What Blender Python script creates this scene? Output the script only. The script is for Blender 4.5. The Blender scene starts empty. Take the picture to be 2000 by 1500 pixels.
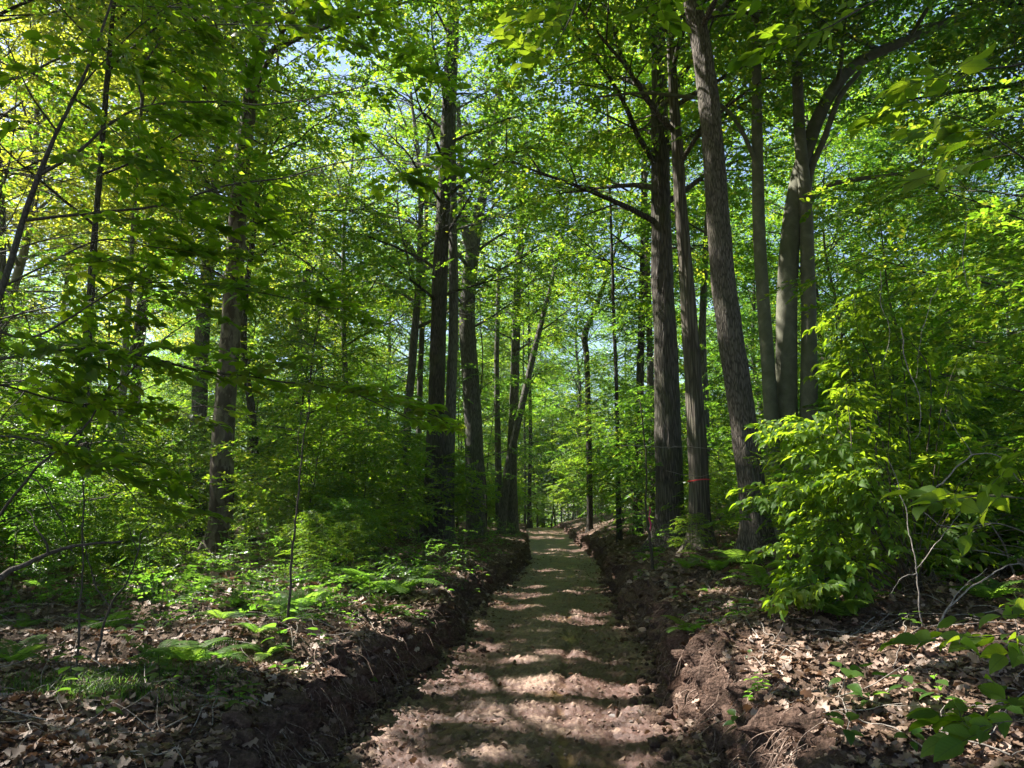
import bpy, math
import numpy as np
from mathutils import Vector, Matrix

# ------------------------------------------------------------------ camera, sky, sun, exposure
sc = bpy.context.scene
F_PX = 1444.0; PITCH = math.radians(10.2); CAM_Z = 1.6
cam_d = bpy.data.cameras.new('camera'); cam = bpy.data.objects.new('camera', cam_d)
sc.collection.objects.link(cam); sc.camera = cam
cam_d.sensor_width = 36; cam_d.lens = 36*F_PX/2000; cam_d.clip_start = 0.05; cam_d.clip_end = 3000
cam.location = (0, 0, CAM_Z); cam.rotation_euler = (math.pi/2+PITCH, 0, 0)

SUN_EL = math.radians(50); SUN_AZ = math.radians(-72)      # azimuth from +Y towards +X
SUN = np.array([math.sin(SUN_AZ)*math.cos(SUN_EL), math.cos(SUN_AZ)*math.cos(SUN_EL), math.sin(SUN_EL)])
w = bpy.data.worlds.new("World"); sc.world = w; w.use_nodes = True
nt = w.node_tree
sky = nt.nodes.new('ShaderNodeTexSky'); sky.sky_type = 'NISHITA'; sky.sun_disc = False
sky.sun_elevation = SUN_EL; sky.sun_rotation = SUN_AZ % (2*math.pi)
bg = nt.nodes['Background']; bg.inputs[1].default_value = 0.07
nt.links.new(sky.outputs[0], bg.inputs[0])
sl = bpy.data.lights.new('sun', 'SUN'); sl.energy = 5.0; sl.angle = math.radians(0.4); sl.color = (1, .95, .87)
so = bpy.data.objects.new('sun', sl); sc.collection.objects.link(so)
so.rotation_euler = Vector(SUN).to_track_quat('Z', 'Y').to_euler()
vs = sc.view_settings; vs.view_transform = 'Standard'; vs.look = 'None'; vs.gamma = 1; vs.exposure = 2.05
cy = sc.cycles
cy.max_bounces = 3; cy.diffuse_bounces = 2; cy.glossy_bounces = 1; cy.transmission_bounces = 2; cy.transparent_max_bounces = 4
cy.use_denoising = True; cy.caustics_reflective = False; cy.caustics_refractive = False
cy.sample_clamp_indirect = 6.0

# ------------------------------------------------------------------ helpers
def pt(px, py, d):
    """the point on the line of sight through photo pixel (px,py) at forward distance d"""
    a = (px-1000)/F_PX; b = (750-py)/F_PX
    y = math.cos(PITCH)-b*math.sin(PITCH); z = math.sin(PITCH)+b*math.cos(PITCH)
    s = d/y
    return np.array([a*s, d, CAM_Z+z*s])

_pr = np.random.default_rng(99)
_perm = np.tile(_pr.permutation(256), 3)
_grad = _pr.normal(size=(256, 3)); _grad /= np.linalg.norm(_grad, axis=1)[:, None]
def noise(x, y, z=0.0):
    x, y, z = np.broadcast_arrays(np.asarray(x, float), np.asarray(y, float), np.asarray(z, float))
    xi, yi, zi = np.floor(x).astype(int), np.floor(y).astype(int), np.floor(z).astype(int)
    fx, fy, fz = x-xi, y-yi, z-zi
    u, v, q = [f*f*f*(f*(f*6-15)+10) for f in (fx, fy, fz)]
    out = 0
    for a in (0, 1):
        for b in (0, 1):
            for c in (0, 1):
                h = _perm[_perm[_perm[(xi+a) & 255]+((yi+b) & 255)]+((zi+c) & 255)]
                g = _grad[h]
                dot = g[..., 0]*(fx-a)+g[..., 1]*(fy-b)+g[..., 2]*(fz-c)
                out = out+dot*(u if a else 1-u)*(v if b else 1-v)*(q if c else 1-q)
    return out*1.6
def fbm(x, y, z=0.0, oct=4, gain=.5):
    s = 0; a = 1; f = 1
    for i in range(oct):
        s = s+a*noise(np.asarray(x)*f+17*i, np.asarray(y)*f, np.asarray(z)*f); a *= gain; f *= 2.03
    return s
def sstep(a, b, x):
    t = np.clip((np.asarray(x, float)-a)/(b-a), 0, 1); return t*t*(3-2*t)

C = sc.collection
def mesh(name, V, Fs, mats, smooth=True, attrs=None, uv=None, mi=None):
    me = bpy.data.meshes.new(name)
    V = np.ascontiguousarray(V, np.float32)
    me.vertices.add(len(V)); me.vertices.foreach_set('co', V.ravel())
    Fs = [np.asarray(f, np.int32) for f in (Fs if isinstance(Fs, list) else [Fs]) if len(f)]
    lv = np.concatenate([f.ravel() for f in Fs]) if Fs else np.zeros(0, np.int32)
    tot = np.concatenate([np.full(len(f), f.shape[1], np.int32) for f in Fs]) if Fs else np.zeros(0, np.int32)
    st = np.concatenate([[0], np.cumsum(tot)[:-1]]).astype(np.int32) if len(tot) else tot
    me.loops.add(len(lv)); me.loops.foreach_set('vertex_index', lv)
    me.polygons.add(len(tot)); me.polygons.foreach_set('loop_start', st)
    me.polygons.foreach_set('use_smooth', np.full(len(tot), smooth))
    if mi is not None: me.polygons.foreach_set('material_index', np.asarray(mi, np.int32))
    for k, a in (attrs or {}).items():
        at = me.attributes.new(k, 'FLOAT', 'POINT'); at.data.foreach_set('value', np.ascontiguousarray(a, np.float32))
    if uv is not None:
        l = me.uv_layers.new(name='UVMap'); l.data.foreach_set('uv', np.ascontiguousarray(uv[lv], np.float32).ravel())
    for m in (mats if isinstance(mats, (list, tuple)) else [mats]): me.materials.append(m)
    me.update(calc_edges=True)
    return me
def obj(name, me, parent=None, loc=None):
    o = bpy.data.objects.new(name, me); C.objects.link(o)
    if parent: o.parent = parent
    if loc is not None: o.location = tuple(loc)
    return o
def tag(o, label=None, cat=None, group=None, kind=None):
    for k, v in (('label', label), ('category', cat), ('group', group), ('kind', kind)):
        if v: o[k] = v
    return o
def thing(name, loc, label, cat, group=None, rz=0):
    o = bpy.data.objects.new(name, None); C.objects.link(o); o.location = tuple(loc); o.rotation_euler = (0, 0, rz)
    o.empty_display_size = .2
    return tag(o, label, cat, group)
def copy_tree(root, loc, rz, s, label, group=None):
    r = root.copy(); C.objects.link(r); r.location = tuple(loc); r.rotation_euler = (0, 0, rz); r.scale = (s, s, s)
    r['label'] = label
    if group: r['group'] = group
    for ch in list(root.children):
        c = ch.copy(); C.objects.link(c); c.parent = r
    return r

def smooth_path(P, n):
    """Catmull-Rom through control points"""
    P = np.asarray(P, float)
    if len(P) == 2: return P[0]+(P[1]-P[0])*np.linspace(0, 1, n)[:, None]
    Q = np.vstack([2*P[0]-P[1], P, 2*P[-1]-P[-2]])
    t = np.linspace(0, len(P)-1-1e-9, n); i = t.astype(int); f = (t-i)[:, None]
    a, b, c, d = Q[i], Q[i+1], Q[i+2], Q[i+3]
    return .5*(2*b+(c-a)*f+(2*a-5*b+4*c-d)*f*f+(3*b-a-3*c+d)*f**3)
def tube(P, R, n=6, rough=0, rs=6.0, zs=.25, flute=0, seed=0):
    P = np.asarray(P, float); R = np.broadcast_to(np.asarray(R, float), (len(P),))
    T = np.gradient(P, axis=0); T /= np.linalg.norm(T, axis=1)[:, None]+1e-12
    ref = np.array([0, 0, 1.]) if abs(T[:, 2]).mean() < .8 else np.array([0, 1., 0])
    U = np.cross(T, ref); U /= np.linalg.norm(U, axis=1)[:, None]+1e-12
    W = np.cross(T, U)
    a = np.linspace(0, 2*np.pi, n, endpoint=False)
    ca, sa = np.cos(a), np.sin(a)
    D = U[:, None]*ca[None, :, None]+W[:, None]*sa[None, :, None]
    rr = np.repeat(R[:, None], n, 1)
    if rough:
        q = P[:, None]+D*R[:, None, None]
        rr = rr+rough*(fbm(q[..., 0]*rs+seed, q[..., 1]*rs, q[..., 2]*rs*zs, 3))
    V = P[:, None]+D*rr[..., None]
    m = len(P); i = np.arange(m-1)[:, None]*n; j = np.arange(n)[None]; k = (j+1) % n
    Fq = np.stack([i+j, i+k, i+n+k, i+n+j], -1).reshape(-1, 4)
    return V.reshape(-1, 3), Fq
class MB:
    def __init__(s): s.V = []; s.F = []; s.n = 0
    def add(s, V, Fq): s.V.append(V); s.F.append(Fq+s.n); s.n += len(V)
    def tube(s, *a, **k): s.add(*tube(*a, **k))
    def build(s, name, mat, parent=None, origin=(0, 0, 0)):
        by = {}
        for f in s.F: by.setdefault(f.shape[1], []).append(f)
        return obj(name, mesh(name, np.vstack(s.V)-np.asarray(origin), [np.vstack(v) for v in by.values()], mat), parent)

# ------------------------------------------------------------------ materials
def M(name):
    m = bpy.data.materials.new(name); m.use_nodes = True
    m.node_tree.nodes.clear(); return m, m.node_tree
class N:
    def __init__(s, t): s.t = t
    def new(s, typ, ins=None, **kw):
        n = s.t.nodes.new('ShaderNode'+typ)
        for k, v in kw.items(): setattr(n, k, v)
        for k, v in (ins or {}).items():
            if isinstance(v, bpy.types.NodeSocket): s.t.links.new(v, n.inputs[k])
            else: n.inputs[k].default_value = v
        return n
    def ramp(s, fac, stops, interp='LINEAR'):
        n = s.new('ValToRGB', {0: fac}); e = n.color_ramp.elements; n.color_ramp.interpolation = interp
        while len(e) < len(stops): e.new(.5)
        for el, (p, c) in zip(e, stops): el.position = p; el.color = (*c, 1) if len(c) == 3 else c
        return n.outputs[0]
    def math(s, op, a, b=0.0, c=0.0): return s.new('Math', {0: a, 1: b, 2: c}, operation=op).outputs[0]
    def mix(s, f, a, b, blend='MIX'):
        n = s.new('Mix', data_type='RGBA', blend_type=blend)
        for i, v in ((0, f), (6, a), (7, b)):
            if isinstance(v, bpy.types.NodeSocket): s.t.links.new(v, n.inputs[i])
            else: n.inputs[i].default_value = (*v, 1) if isinstance(v, tuple) else v
        return n.outputs[2]
def leaf_mat(name, cols, tcols, veins=False, rough=.42, spec=.35, tmix=.55):
    m, t = M(name); n = N(t)
    at = n.new('Attribute', attribute_name='rnd'); oi = n.new('ObjectInfo')
    f = n.math('FRACT', n.math('MULTIPLY_ADD', oi.outputs['Random'], .35, n.math('MULTIPLY', at.outputs['Fac'], .8)))
    col = n.ramp(f, cols); tc = n.ramp(f, tcols)
    bump = None
    if veins:
        uv = n.new('TexCoord').outputs['UV']; s = n.new('SeparateXYZ', {0: uv})
        y = n.math('ABSOLUTE', n.math('SUBTRACT', s.outputs[1], .5))
        side = n.math('ABSOLUTE', n.math('SINE', n.math('MULTIPLY', n.math('SUBTRACT', s.outputs[0], n.math('MULTIPLY', y, .75)), 26)))
        v1 = n.math('LESS_THAN', side, .12); v2 = n.math('LESS_THAN', y, .018)
        v = n.math('MAXIMUM', n.math('MULTIPLY', v1, .5), v2)
        col = n.mix(n.math('MULTIPLY', v, .3), col, (.10, .17, .04))
        tc = n.mix(n.math('MULTIPLY', v, .3), tc, (.10, .2, .02))
        bump = n.new('Bump', {'Strength': .15, 'Distance': .0015, 'Height': side}).outputs[0]
    p = n.new('BsdfPrincipled', {'Base Color': col, 'Roughness': rough, 'Specular IOR Level': spec})
    tr = n.new('BsdfTranslucent', {'Color': tc})
    if bump is not None:
        t.links.new(bump, p.inputs['Normal']); t.links.new(bump, tr.inputs['Normal'])
    mx = n.new('MixShader', {0: tmix, 1: p.outputs[0], 2: tr.outputs[0]})
    o = n.new('OutputMaterial', {0: mx.outputs[0]})
    return m
G1 = [(0, (.030, .075, .012)), (.5, (.050, .110, .018)), (.85, (.075, .130, .020)), (1, (.10, .15, .03))]
T1 = [(0, (.15, .37, .015)), (.5, (.26, .48, .02)), (.82, (.44, .60, .03)), (1, (.66, .68, .06))]
M_leaf_far = leaf_mat('far_leaf', G1, T1)
M_leaf_mid = leaf_mat('mid_leaf', G1, T1)
M_leaf_sunlit = leaf_mat('painted_sunlit_leaf', [(0, (.07, .12, .015)), (1, (.11, .15, .02))], [(0, (.42, .58, .02)), (1, (.74, .72, .05))])  # yellower, brighter leaf colour painted in for the sunlight at upper left
M_leaf_cool = leaf_mat('cool_leaf', [(0, (.025, .070, .022)), (1, (.055, .115, .04))], [(0, (.14, .36, .02)), (.7, (.24, .48, .03)), (1, (.42, .58, .05))], rough=.36, spec=.5)
M_leaf_near = leaf_mat('near_beech_leaf', [(0, (.028, .075, .012)), (1, (.055, .11, .018))],
                       [(0, (.22, .42, .008)), (.7, (.34, .56, .012)), (1, (.52, .64, .02))], veins=True)
M_leaf_bush = leaf_mat('bush_leaf', [(0, (.035, .095, .014)), (1, (.085, .15, .025))],
                       [(0, (.26, .46, .012)), (1, (.50, .64, .03))], veins=True, rough=.55, spec=.25)
M_fern = leaf_mat('fern_green', [(0, (.04, .10, .02)), (1, (.08, .15, .03))], [(0, (.16, .38, .03)), (1, (.30, .48, .05))], rough=.6, spec=.2)
M_herb = leaf_mat('herb_green', [(0, (.03, .085, .018)), (1, (.07, .13, .03))], [(0, (.12, .34, .02)), (1, (.26, .46, .04))], rough=.38, spec=.5)
M_grass = leaf_mat('grass_green', [(0, (.03, .07, .02)), (1, (.06, .10, .03))], [(0, (.10, .25, .03)), (1, (.2, .35, .05))])
M_dead = leaf_mat('dead_leaf', [(0, (.04, .024, .016)), (.3, (.11, .066, .043)), (.55, (.21, .135, .095)), (.8, (.33, .23, .175)), (.96, (.46, .35, .29)), (1, (.36, .14, .04))],
                  [(0, (.10, .05, .02)), (1, (.22, .12, .06))], rough=.55, spec=.4, tmix=.18)
def bark_mat(name, c, sc_=14, zs=.12, strength=.6, dist=.02, patch=None, smooth=False, green=.45, fine=60):
    m, t = M(name); n = N(t)
    co = n.new('TexCoord').outputs['Object']
    mp = n.new('Mapping', {0: co, 3: (1, 1, zs)})
    a = n.new('TexNoise', {'Vector': mp.outputs[0], 'Scale': sc_, 'Detail': 8, 'Roughness': .62, 'Distortion': .6})
    v = n.new('TexVoronoi', {'Vector': mp.outputs[0], 'Scale': sc_*1.6, 'Randomness': 1}, feature='DISTANCE_TO_EDGE')
    fn = n.new('TexNoise', {'Vector': co, 'Scale': fine, 'Detail': 5})
    big = n.new('TexNoise', {'Vector': co, 'Scale': 1.3, 'Detail': 3})
    h = a.outputs[0] if smooth else n.math('ADD', n.math('MULTIPLY', a.outputs[0], .8), n.math('MULTIPLY', n.math('MINIMUM', v.outputs[0], .22), 2.2))
    col = n.ramp(h, [(.25 if not smooth else .35, c[0]), (.6, c[1]), (.95 if not smooth else .7, c[2])])
    col = n.mix(n.math('MULTIPLY', fn.outputs[0], .5), col, c[0])
    if patch:
        pn = n.new('TexNoise', {'Vector': n.new('Mapping', {0: co, 3: (1, 1, .45)}).outputs[0], 'Scale': patch[0], 'Detail': 5, 'Roughness': .6})
        k = n.ramp(pn.outputs[0], [(.50, (0, 0, 0)), (.53, (1, 1, 1))])
        col = n.mix(k, col, patch[1]); h = n.math('ADD', h, n.math('MULTIPLY', k, -.5))
    gm = n.ramp(big.outputs[0], [(.45, (0, 0, 0)), (.7, (1, 1, 1))])
    col = n.mix(n.math('MULTIPLY', gm, green), col, (.07, .085, .03))
    hh = n.math('ADD', h, n.math('MULTIPLY', fn.outputs[0], .15))
    b = n.new('Bump', {'Strength': strength, 'Distance': dist, 'Height': hh})
    p = n.new('BsdfPrincipled', {'Base Color': col, 'Roughness': .85, 'Specular IOR Level': .25, 'Normal': b.outputs[0]})
    n.new('OutputMaterial', {0: p.outputs[0]})
    return m
B_oak = bark_mat('furrowed_bark', [(.022, .018, .015), (.085, .072, .060), (.18, .155, .13)], 13, .10, 1.0, .04)
B_shag = bark_mat('shaggy_bark', [(.028, .022, .018), (.11, .09, .07), (.21, .18, .145)], 9, .07, .9, .035)
B_ash = bark_mat('ridged_pale_bark', [(.022, .018, .014), (.095, .077, .062), (.22, .185, .155)], 22, .16, .9, .025, green=.2)
B_beech = bark_mat('smooth_beech_bark', [(.10, .10, .07), (.17, .165, .12), (.26, .25, .19)], 5, .8, .25, .01, smooth=True, green=.5, fine=40)
B_syc = bark_mat('peeling_bark', [(.07, .058, .042), (.18, .155, .11), (.28, .245, .185)], 6, .4, .35, .015, patch=(3.6, (.055, .04, .03)), smooth=True, green=.25)
B_dark = bark_mat('dark_bark', [(.012, .010, .008), (.045, .037, .03), (.10, .085, .07)], 14, .12, .9, .03)
B_far = bark_mat('grey_bark', [(.035, .032, .026), (.10, .094, .08), (.19, .18, .155)], 12, .15, .6, .02)
B_twig = bark_mat('twig_bark', [(.03, .024, .018), (.07, .055, .042), (.12, .10, .08)], 30, .4, .3, .003)
B_pale = bark_mat('pale_dead_twig', [(.12, .10, .085), (.26, .225, .195), (.38, .34, .30)], 30, .4, .3, .003, green=0)
B_root = bark_mat('root_bark', [(.10, .065, .05), (.22, .155, .12), (.36, .27, .22)], 30, .4, .3, .003, green=0)

def soil_mat():
    m, t = M('forest_soil'); n = N(t)
    co = n.new('TexCoord').outputs['Object']
    a = n.new('TexNoise', {'Vector': co, 'Scale': 2.2, 'Detail': 8, 'Roughness': .65})
    b = n.new('TexNoise', {'Vector': co, 'Scale': 28, 'Detail': 8, 'Roughness': .75})
    v = n.new('TexVoronoi', {'Vector': co, 'Scale': 45}, feature='F1')
    bk = n.new('Attribute', attribute_name='bank')
    litter = n.ramp(b.outputs[0], [(.3, (.045, .03, .02)), (.5, (.12, .08, .055)), (.7, (.26, .19, .14))])
    earth = n.ramp(b.outputs[0], [(.3, (.035, .02, .015)), (.52, (.14, .085, .063)), (.75, (.30, .20, .16))])
    col = n.mix(bk.outputs['Fac'], litter, earth)
    col = n.mix(n.math('MULTIPLY', a.outputs[0], .5), col, (.05, .035, .025))
    h = n.math('ADD', b.outputs[0], n.math('MULTIPLY', v.outputs[0], -.5))
    bp = n.new('Bump', {'Strength': 1.0, 'Distance': .035, 'Height': h})
    p = n.new('BsdfPrincipled', {'Base Color': col, 'Roughness': .9, 'Specular IOR Level': .2, 'Normal': bp.outputs[0]})
    n.new('OutputMaterial', {0: p.outputs[0]}); return m
def mud_mat():
    m, t = M('track_mud'); n = N(t)
    co = n.new('TexCoord').outputs['Object']
    a = n.new('TexNoise', {'Vector': co, 'Scale': 1.1, 'Detail': 6, 'Roughness': .6})
    st = n.new('Mapping', {0: co, 3: (1, 3.0, 1)})
    b = n.new('TexNoise', {'Vector': st.outputs[0], 'Scale': 6, 'Detail': 10, 'Roughness': .8})
    c = n.new('TexNoise', {'Vector': co, 'Scale': 60, 'Detail': 6, 'Roughness': .8})
    cl = n.new('Attribute', attribute_name='clay'); hi = n.new('Attribute', attribute_name='high')
    dry = n.ramp(c.outputs[0], [(.3, (.085, .053, .037)), (.5, (.25, .165, .118)), (.7, (.44, .325, .26))])
    wet = n.ramp(c.outputs[0], [(.25, (.028, .015, .012)), (.55, (.105, .054, .042)), (.8, (.20, .122, .095))])
    k = n.ramp(n.math('ADD', b.outputs[0], n.math('MULTIPLY', hi.outputs['Fac'], .35)), [(.53, (0, 0, 0)), (.66, (1, 1, 1))])
    col = n.mix(k, wet, dry)
    yel = n.ramp(n.math('ADD', a.outputs[0], n.math('MULTIPLY', cl.outputs['Fac'], .35)), [(.60, (0, 0, 0)), (.76, (1, 1, 1))])
    col = n.mix(n.math('MULTIPLY', yel, .65), col, n.ramp(c.outputs[0], [(.3, (.16, .085, .02)), (.7, (.42, .25, .075))]))
    bp = n.new('Bump', {'Strength': .8, 'Distance': .018, 'Height': n.math('ADD', b.outputs[0], n.math('MULTIPLY', c.outputs[0], .35))})
    ro = n.math('SUBTRACT', n.math('MULTIPLY_ADD', k, .28, .48), n.math('MULTIPLY', cl.outputs['Fac'], .25))
    p = n.new('BsdfPrincipled', {'Base Color': col, 'Roughness': ro, 'Specular IOR Level': .5, 'Normal': bp.outputs[0]})
    n.new('OutputMaterial', {0: p.outputs[0]}); return m
def plain(name, c, rough=.6):
    m, t = M(name); n = N(t)
    a = n.new('TexNoise', {'Vector': n.new('TexCoord').outputs['Object'], 'Scale': 8, 'Detail': 4})
    col = n.mix(n.math('MULTIPLY', a.outputs[0], .4), c, tuple(x*.6 for x in c))
    p = n.new('BsdfPrincipled', {'Base Color': col, 'Roughness': rough}); n.new('OutputMaterial', {0: p.outputs[0]}); return m
M_soil = soil_mat(); M_mud = mud_mat()
M_tape = plain('red_tape', (.75, .05, .06), .4); M_pink = plain('pink_tape', (.85, .06, .22), .4)
M_stone = plain('stone', (.22, .18, .15), .8)

# ------------------------------------------------------------------ terrain
TY = [-40, 0, 5, 15, 27, 45, 52, 62, 80, 200]
def cx(y): return np.interp(y, TY, [-.8, -.1, .05, .8, 1.87, 2.2, 2.25, 2.2, 1.2, -30])
def zc(y): return np.interp(y, [-40, 0, 22, 30, 38, 45, 52, 57, 66, 90, 200], [0, 0, 0, .06, .2, .40, .74, .80, .35, -1.2, -3])
HW = 1.3
def hwid(y, side): return HW-.03+.18*noise(np.asarray(y)*.5, 3.3*side)+.11*noise(np.asarray(y)*1.7, 7.7*side)+.05*noise(np.asarray(y)*5., 1.7*side)
def chan(y): return .28+.10*noise(np.asarray(y)*.35, 40.)
def ground_h(x, y, fine=True):
    x, y = np.broadcast_arrays(np.asarray(x, float), np.asarray(y, float))
    u = x-cx(y); side = np.where(u < 0, -1., 1.); au = np.abs(u)
    hw = np.where(u < 0, hwid(y, -1), hwid(y, 1))
    e = au-hw
    bh = np.where(u < 0, .55, .62)*(1+.3*noise(y*.4, side*5)+.34*noise(y*1.3, side*8.)+.12*noise(y*3.4, side*3.))*(1-.35*sstep(30, 50, y))
    bw = .30+.22*noise(y*1.1, side*9., 2.); bank = sstep(-.02, 1., e/np.maximum(bw, .12))*.84+sstep(.3, .9, e)*.16
    z = zc(y)+bh*bank*1.0
    rs = np.interp(y, [0, 10, 45, 60], [.13, .13, .27, .2])
    er = np.clip(e-.5, 0, None)
    z = z+np.where(u > 0, rs*np.minimum(er, 4)+.05*np.clip(er-4, 0, 8), 0.015*np.minimum(er, 20))
    z = z+sstep(.2, 1.0, e)*(.05*noise(x*.9, y*.9)+.12*noise(x*.22, y*.22))
    if fine:
        floor = sstep(.3, .8, e)
        z = z+floor*.02*fbm(x*4, y*4, 0, 3)
        bk = sstep(0, .08, e)*(1-sstep(.35, .8, e))
        z = z+bk*.05*fbm(x*7, y*7, 0, 4)
        tr = 1-sstep(-.15, .05, e)
        bars = np.maximum(0, np.sin(2*np.pi*(y+.25*noise(x*.7, y*.4))/.17+2*noise(x*1.5, y*.3)))
        band = np.exp(-((au-.72)/.36)**2)*np.clip(.35+1.3*noise(x*.8, y*.5, 9.), 0, 1.2)
        ch = np.exp(-((u-chan(y))/.055)**2)
        z = z+tr*(.030*bars*band+.030*fbm(x*1.6, y*1.6, 2., 3)+.034*np.abs(fbm(x*9, y*14, 1., 5, .7))-.012*np.abs(fbm(x*2.2, y*3.2, 4., 4, .6))+.014*fbm(x*4, y*5, 8., 3)-.05*ch*np.clip(.5+noise(y*.8, 6.)*1.6, 0, 1))
        z = z-.045*np.exp(-((au-.72)/.26)**2)*tr
    return z
def gz(x, y): return float(ground_h(x, y, True))
def gpt(px, py):
    """where the line of sight through a pixel meets the ground"""
    for d in np.concatenate([np.arange(2, 20, .05), np.arange(20, 120, .3)]):
        p = pt(px, py, d)
        if p[2] <= float(ground_h(p[0], d, False)): return p
    return p
rows = [-30.]
while rows[-1] < 170:
    y = rows[-1]; rows.append(y+(max(.018, .0052*y) if y > 2.5 else (2. if y < -3 else .12)) if y < 70 else y+3.0)
rows = np.array(rows)
def lat_cols():
    c = [0.]
    while c[-1] < 75: c.append(c[-1]+(.018 if c[-1] < .45 else max(.02, (c[-1]-.3)*.055)))
    return np.array(c)
LC = lat_cols()
def grid_faces(nr, nc):
    i = np.arange(nr-1)[:, None]*nc; j = np.arange(nc-1)[None]
    return np.stack([i+j, i+j+1, i+nc+j+1, i+nc+j], -1).reshape(-1, 4)
Vs = []; Fs = []; bk = []; off = 0
for side in (-1, 1):
    Y = np.repeat(rows[:, None], len(LC), 1)
    E = np.repeat(LC[None], len(rows), 0)
    X = cx(Y)+side*(hwid(Y, side)+E)
    Z = ground_h(X, Y)
    face = sstep(0, .05, E)*(1-sstep(.3, .6, E))*(Y < 60)
    X = X+side*face*(-.03+.15*fbm(X*5, Y*5, Z*9, 5, .6)+.03*noise(X*2, Y*14, Z*2))
    Z = Z+face*.05*noise(X*9, Y*9, 4.)
    Fq = grid_faces(len(rows), len(LC))
    if side > 0: pass
    else: Fq = Fq[:, ::-1]
    Vs.append(np.stack([X, Y, Z], -1).reshape(-1, 3)); Fs.append(Fq+off); off += X.size
    bk.append((sstep(-.01, .02, E)*(1-sstep(.3, .75, E+.15*noise(X*3, Y*3)))).ravel())
g = obj('ground', mesh('ground', np.vstack(Vs), np.vstack(Fs), M_soil, attrs={'bank': np.concatenate(bk)}))
tag(g, 'forest floor of brown leaf litter with cut earth banks beside the track', 'ground', kind='structure')
K = np.linspace(-1, 1, 150)
Y = np.repeat(rows[:, None], len(K), 1); L_ = cx(Y)-hwid(Y, -1); R_ = cx(Y)+hwid(Y, 1)
X = L_+(R_-L_)*(K[None]+1)/2; Z = ground_h(X, Y); U = X-cx(Y)
clay = np.exp(-((U-chan(Y))/.10)**2)*np.clip(.3+noise(Y*.6, 6.)*1.5, 0, 1)*np.clip(.5+1.6*noise(X*5, Y*2.2), 0, 1.2)
high = np.clip((Z-zc(Y))*16, -1, 1)
g = obj('dirt_track', mesh('dirt_track', np.stack([X, Y, Z], -1).reshape(-1, 3), grid_faces(len(rows), len(K)), M_mud, attrs={'clay': clay.ravel(), 'high': high.ravel()}))
tag(g, 'muddy brown dirt track with tread marks and orange clay seam', 'path', kind='structure')

# ------------------------------------------------------------------ leaves
def leaf_detail(w=.62, n=7, serr=.03, droop=.16, fold=.10, tipdrop=.1, skew=0):
    t = np.linspace(0, 1, n); prof = np.sin(np.pi*np.clip(t, 0, 1)**.8)**.75*(1-.25*t)
    prof = prof/prof.max()*w/2; prof[0] = .012; prof[-1] = .004
    se = np.where(np.arange(n) % 2 == 0, serr, -serr*.3); se[0] = se[-1] = 0
    z = -droop*t**2-tipdrop*t**6
    mid = np.stack([t, skew*t*t, z], 1)
    lf = np.stack([t+.02, prof+se+skew*t*t, z+fold*(prof*2/w)], 1); rt = np.stack([t+.02, -prof-se+skew*t*t, z+fold*(prof*2/w)], 1)
    V = np.vstack([mid, lf, rt]); i = np.arange(n-1)
    Fq = np.vstack([np.stack([i, i+1, n+i+1, n+i], 1)[:, ::-1], np.stack([i, i+1, 2*n+i+1, 2*n+i], 1)])
    return V, Fq
def leaf6(w=.58, droop=.12, fold=.07):
    V = np.array([[0, 0, 0], [.3, w*.48, fold], [.72, w*.36, fold-droop*.5], [1, 0, -droop], [.72, -w*.36, fold-droop*.5], [.3, -w*.48, fold]])
    return V, np.array([[0, 3, 2, 1], [0, 5, 4, 3]])
def leaf4(w=.6):
    return np.array([[0, 0, 0], [.45, w*.5, .03], [1, 0, -.08], [.45, -w*.5, .03]]), np.array([[0, 3, 2, 1]])
def leaf_oak(seed, curl=.3):
    r = np.random.default_rng(seed); n = 8; t = np.linspace(0, 1, n)
    prof = np.array([.01, .10, .26, .13, .36, .17, .27, .01])*r.uniform(.75, 1.15)*(1+.15*r.normal(size=n))
    V = []
    for s in (0, 1, -1):
        V.append(np.stack([t+.05*abs(s), s*prof, curl*(1.1*prof**1.3*abs(s)*r.uniform(.3, 2.2))+curl*r.uniform(-.6, .9)*(t-.5)**2*1.6+.02*r.normal(size=n)], 1))
    V = np.vstack(V); i = np.arange(n-1)
    return V, np.vstack([np.stack([i, i+1, n+i+1, n+i], 1)[:, ::-1], np.stack([i, i+1, 2*n+i+1, 2*n+i], 1)])
def leaf_plainded(seed, curl=.3):
    r = np.random.default_rng(seed)
    V, Fq = leaf6(r.uniform(.5, .75), r.uniform(-.3, .4), r.uniform(-.1, .35)*curl/.3)
    return V, Fq
def inst(templates, pos, Mx, size, rng):
    """place leaf templates; Mx columns are length, width, normal"""
    N_ = len(pos); which = rng.integers(0, len(templates), N_); rnd = rng.random(N_)
    VV = []; FF = []; RR = []; UV = []; off = 0
    for k, (tv, tf) in enumerate(templates):
        s = np.where(which == k)[0]
        if not len(s): continue
        V = np.einsum('nij,vj->nvi', Mx[s]*size[s][:, None, None], tv)+pos[s][:, None]
        VV.append(V.reshape(-1, 3)); FF.append((tf[None]+(np.arange(len(s))*len(tv))[:, None, None]).reshape(-1, tf.shape[1])+off)
        RR.append(np.repeat(rnd[s], len(tv))); UV.append(np.tile(np.stack([tv[:, 0], tv[:, 1]+.5], 1), (len(s), 1))); off += len(s)*len(tv)
    return np.vstack(VV), np.vstack(FF), np.concatenate(RR), np.vstack(UV)
def frames(dirs, nrm):
    X = dirs/np.linalg.norm(dirs, axis=1)[:, None]
    Z = nrm-(nrm*X).sum(1)[:, None]*X; Z /= np.linalg.norm(Z, axis=1)[:, None]+1e-9
    Y = np.cross(Z, X); return np.stack([X, Y, Z], -1)
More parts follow.
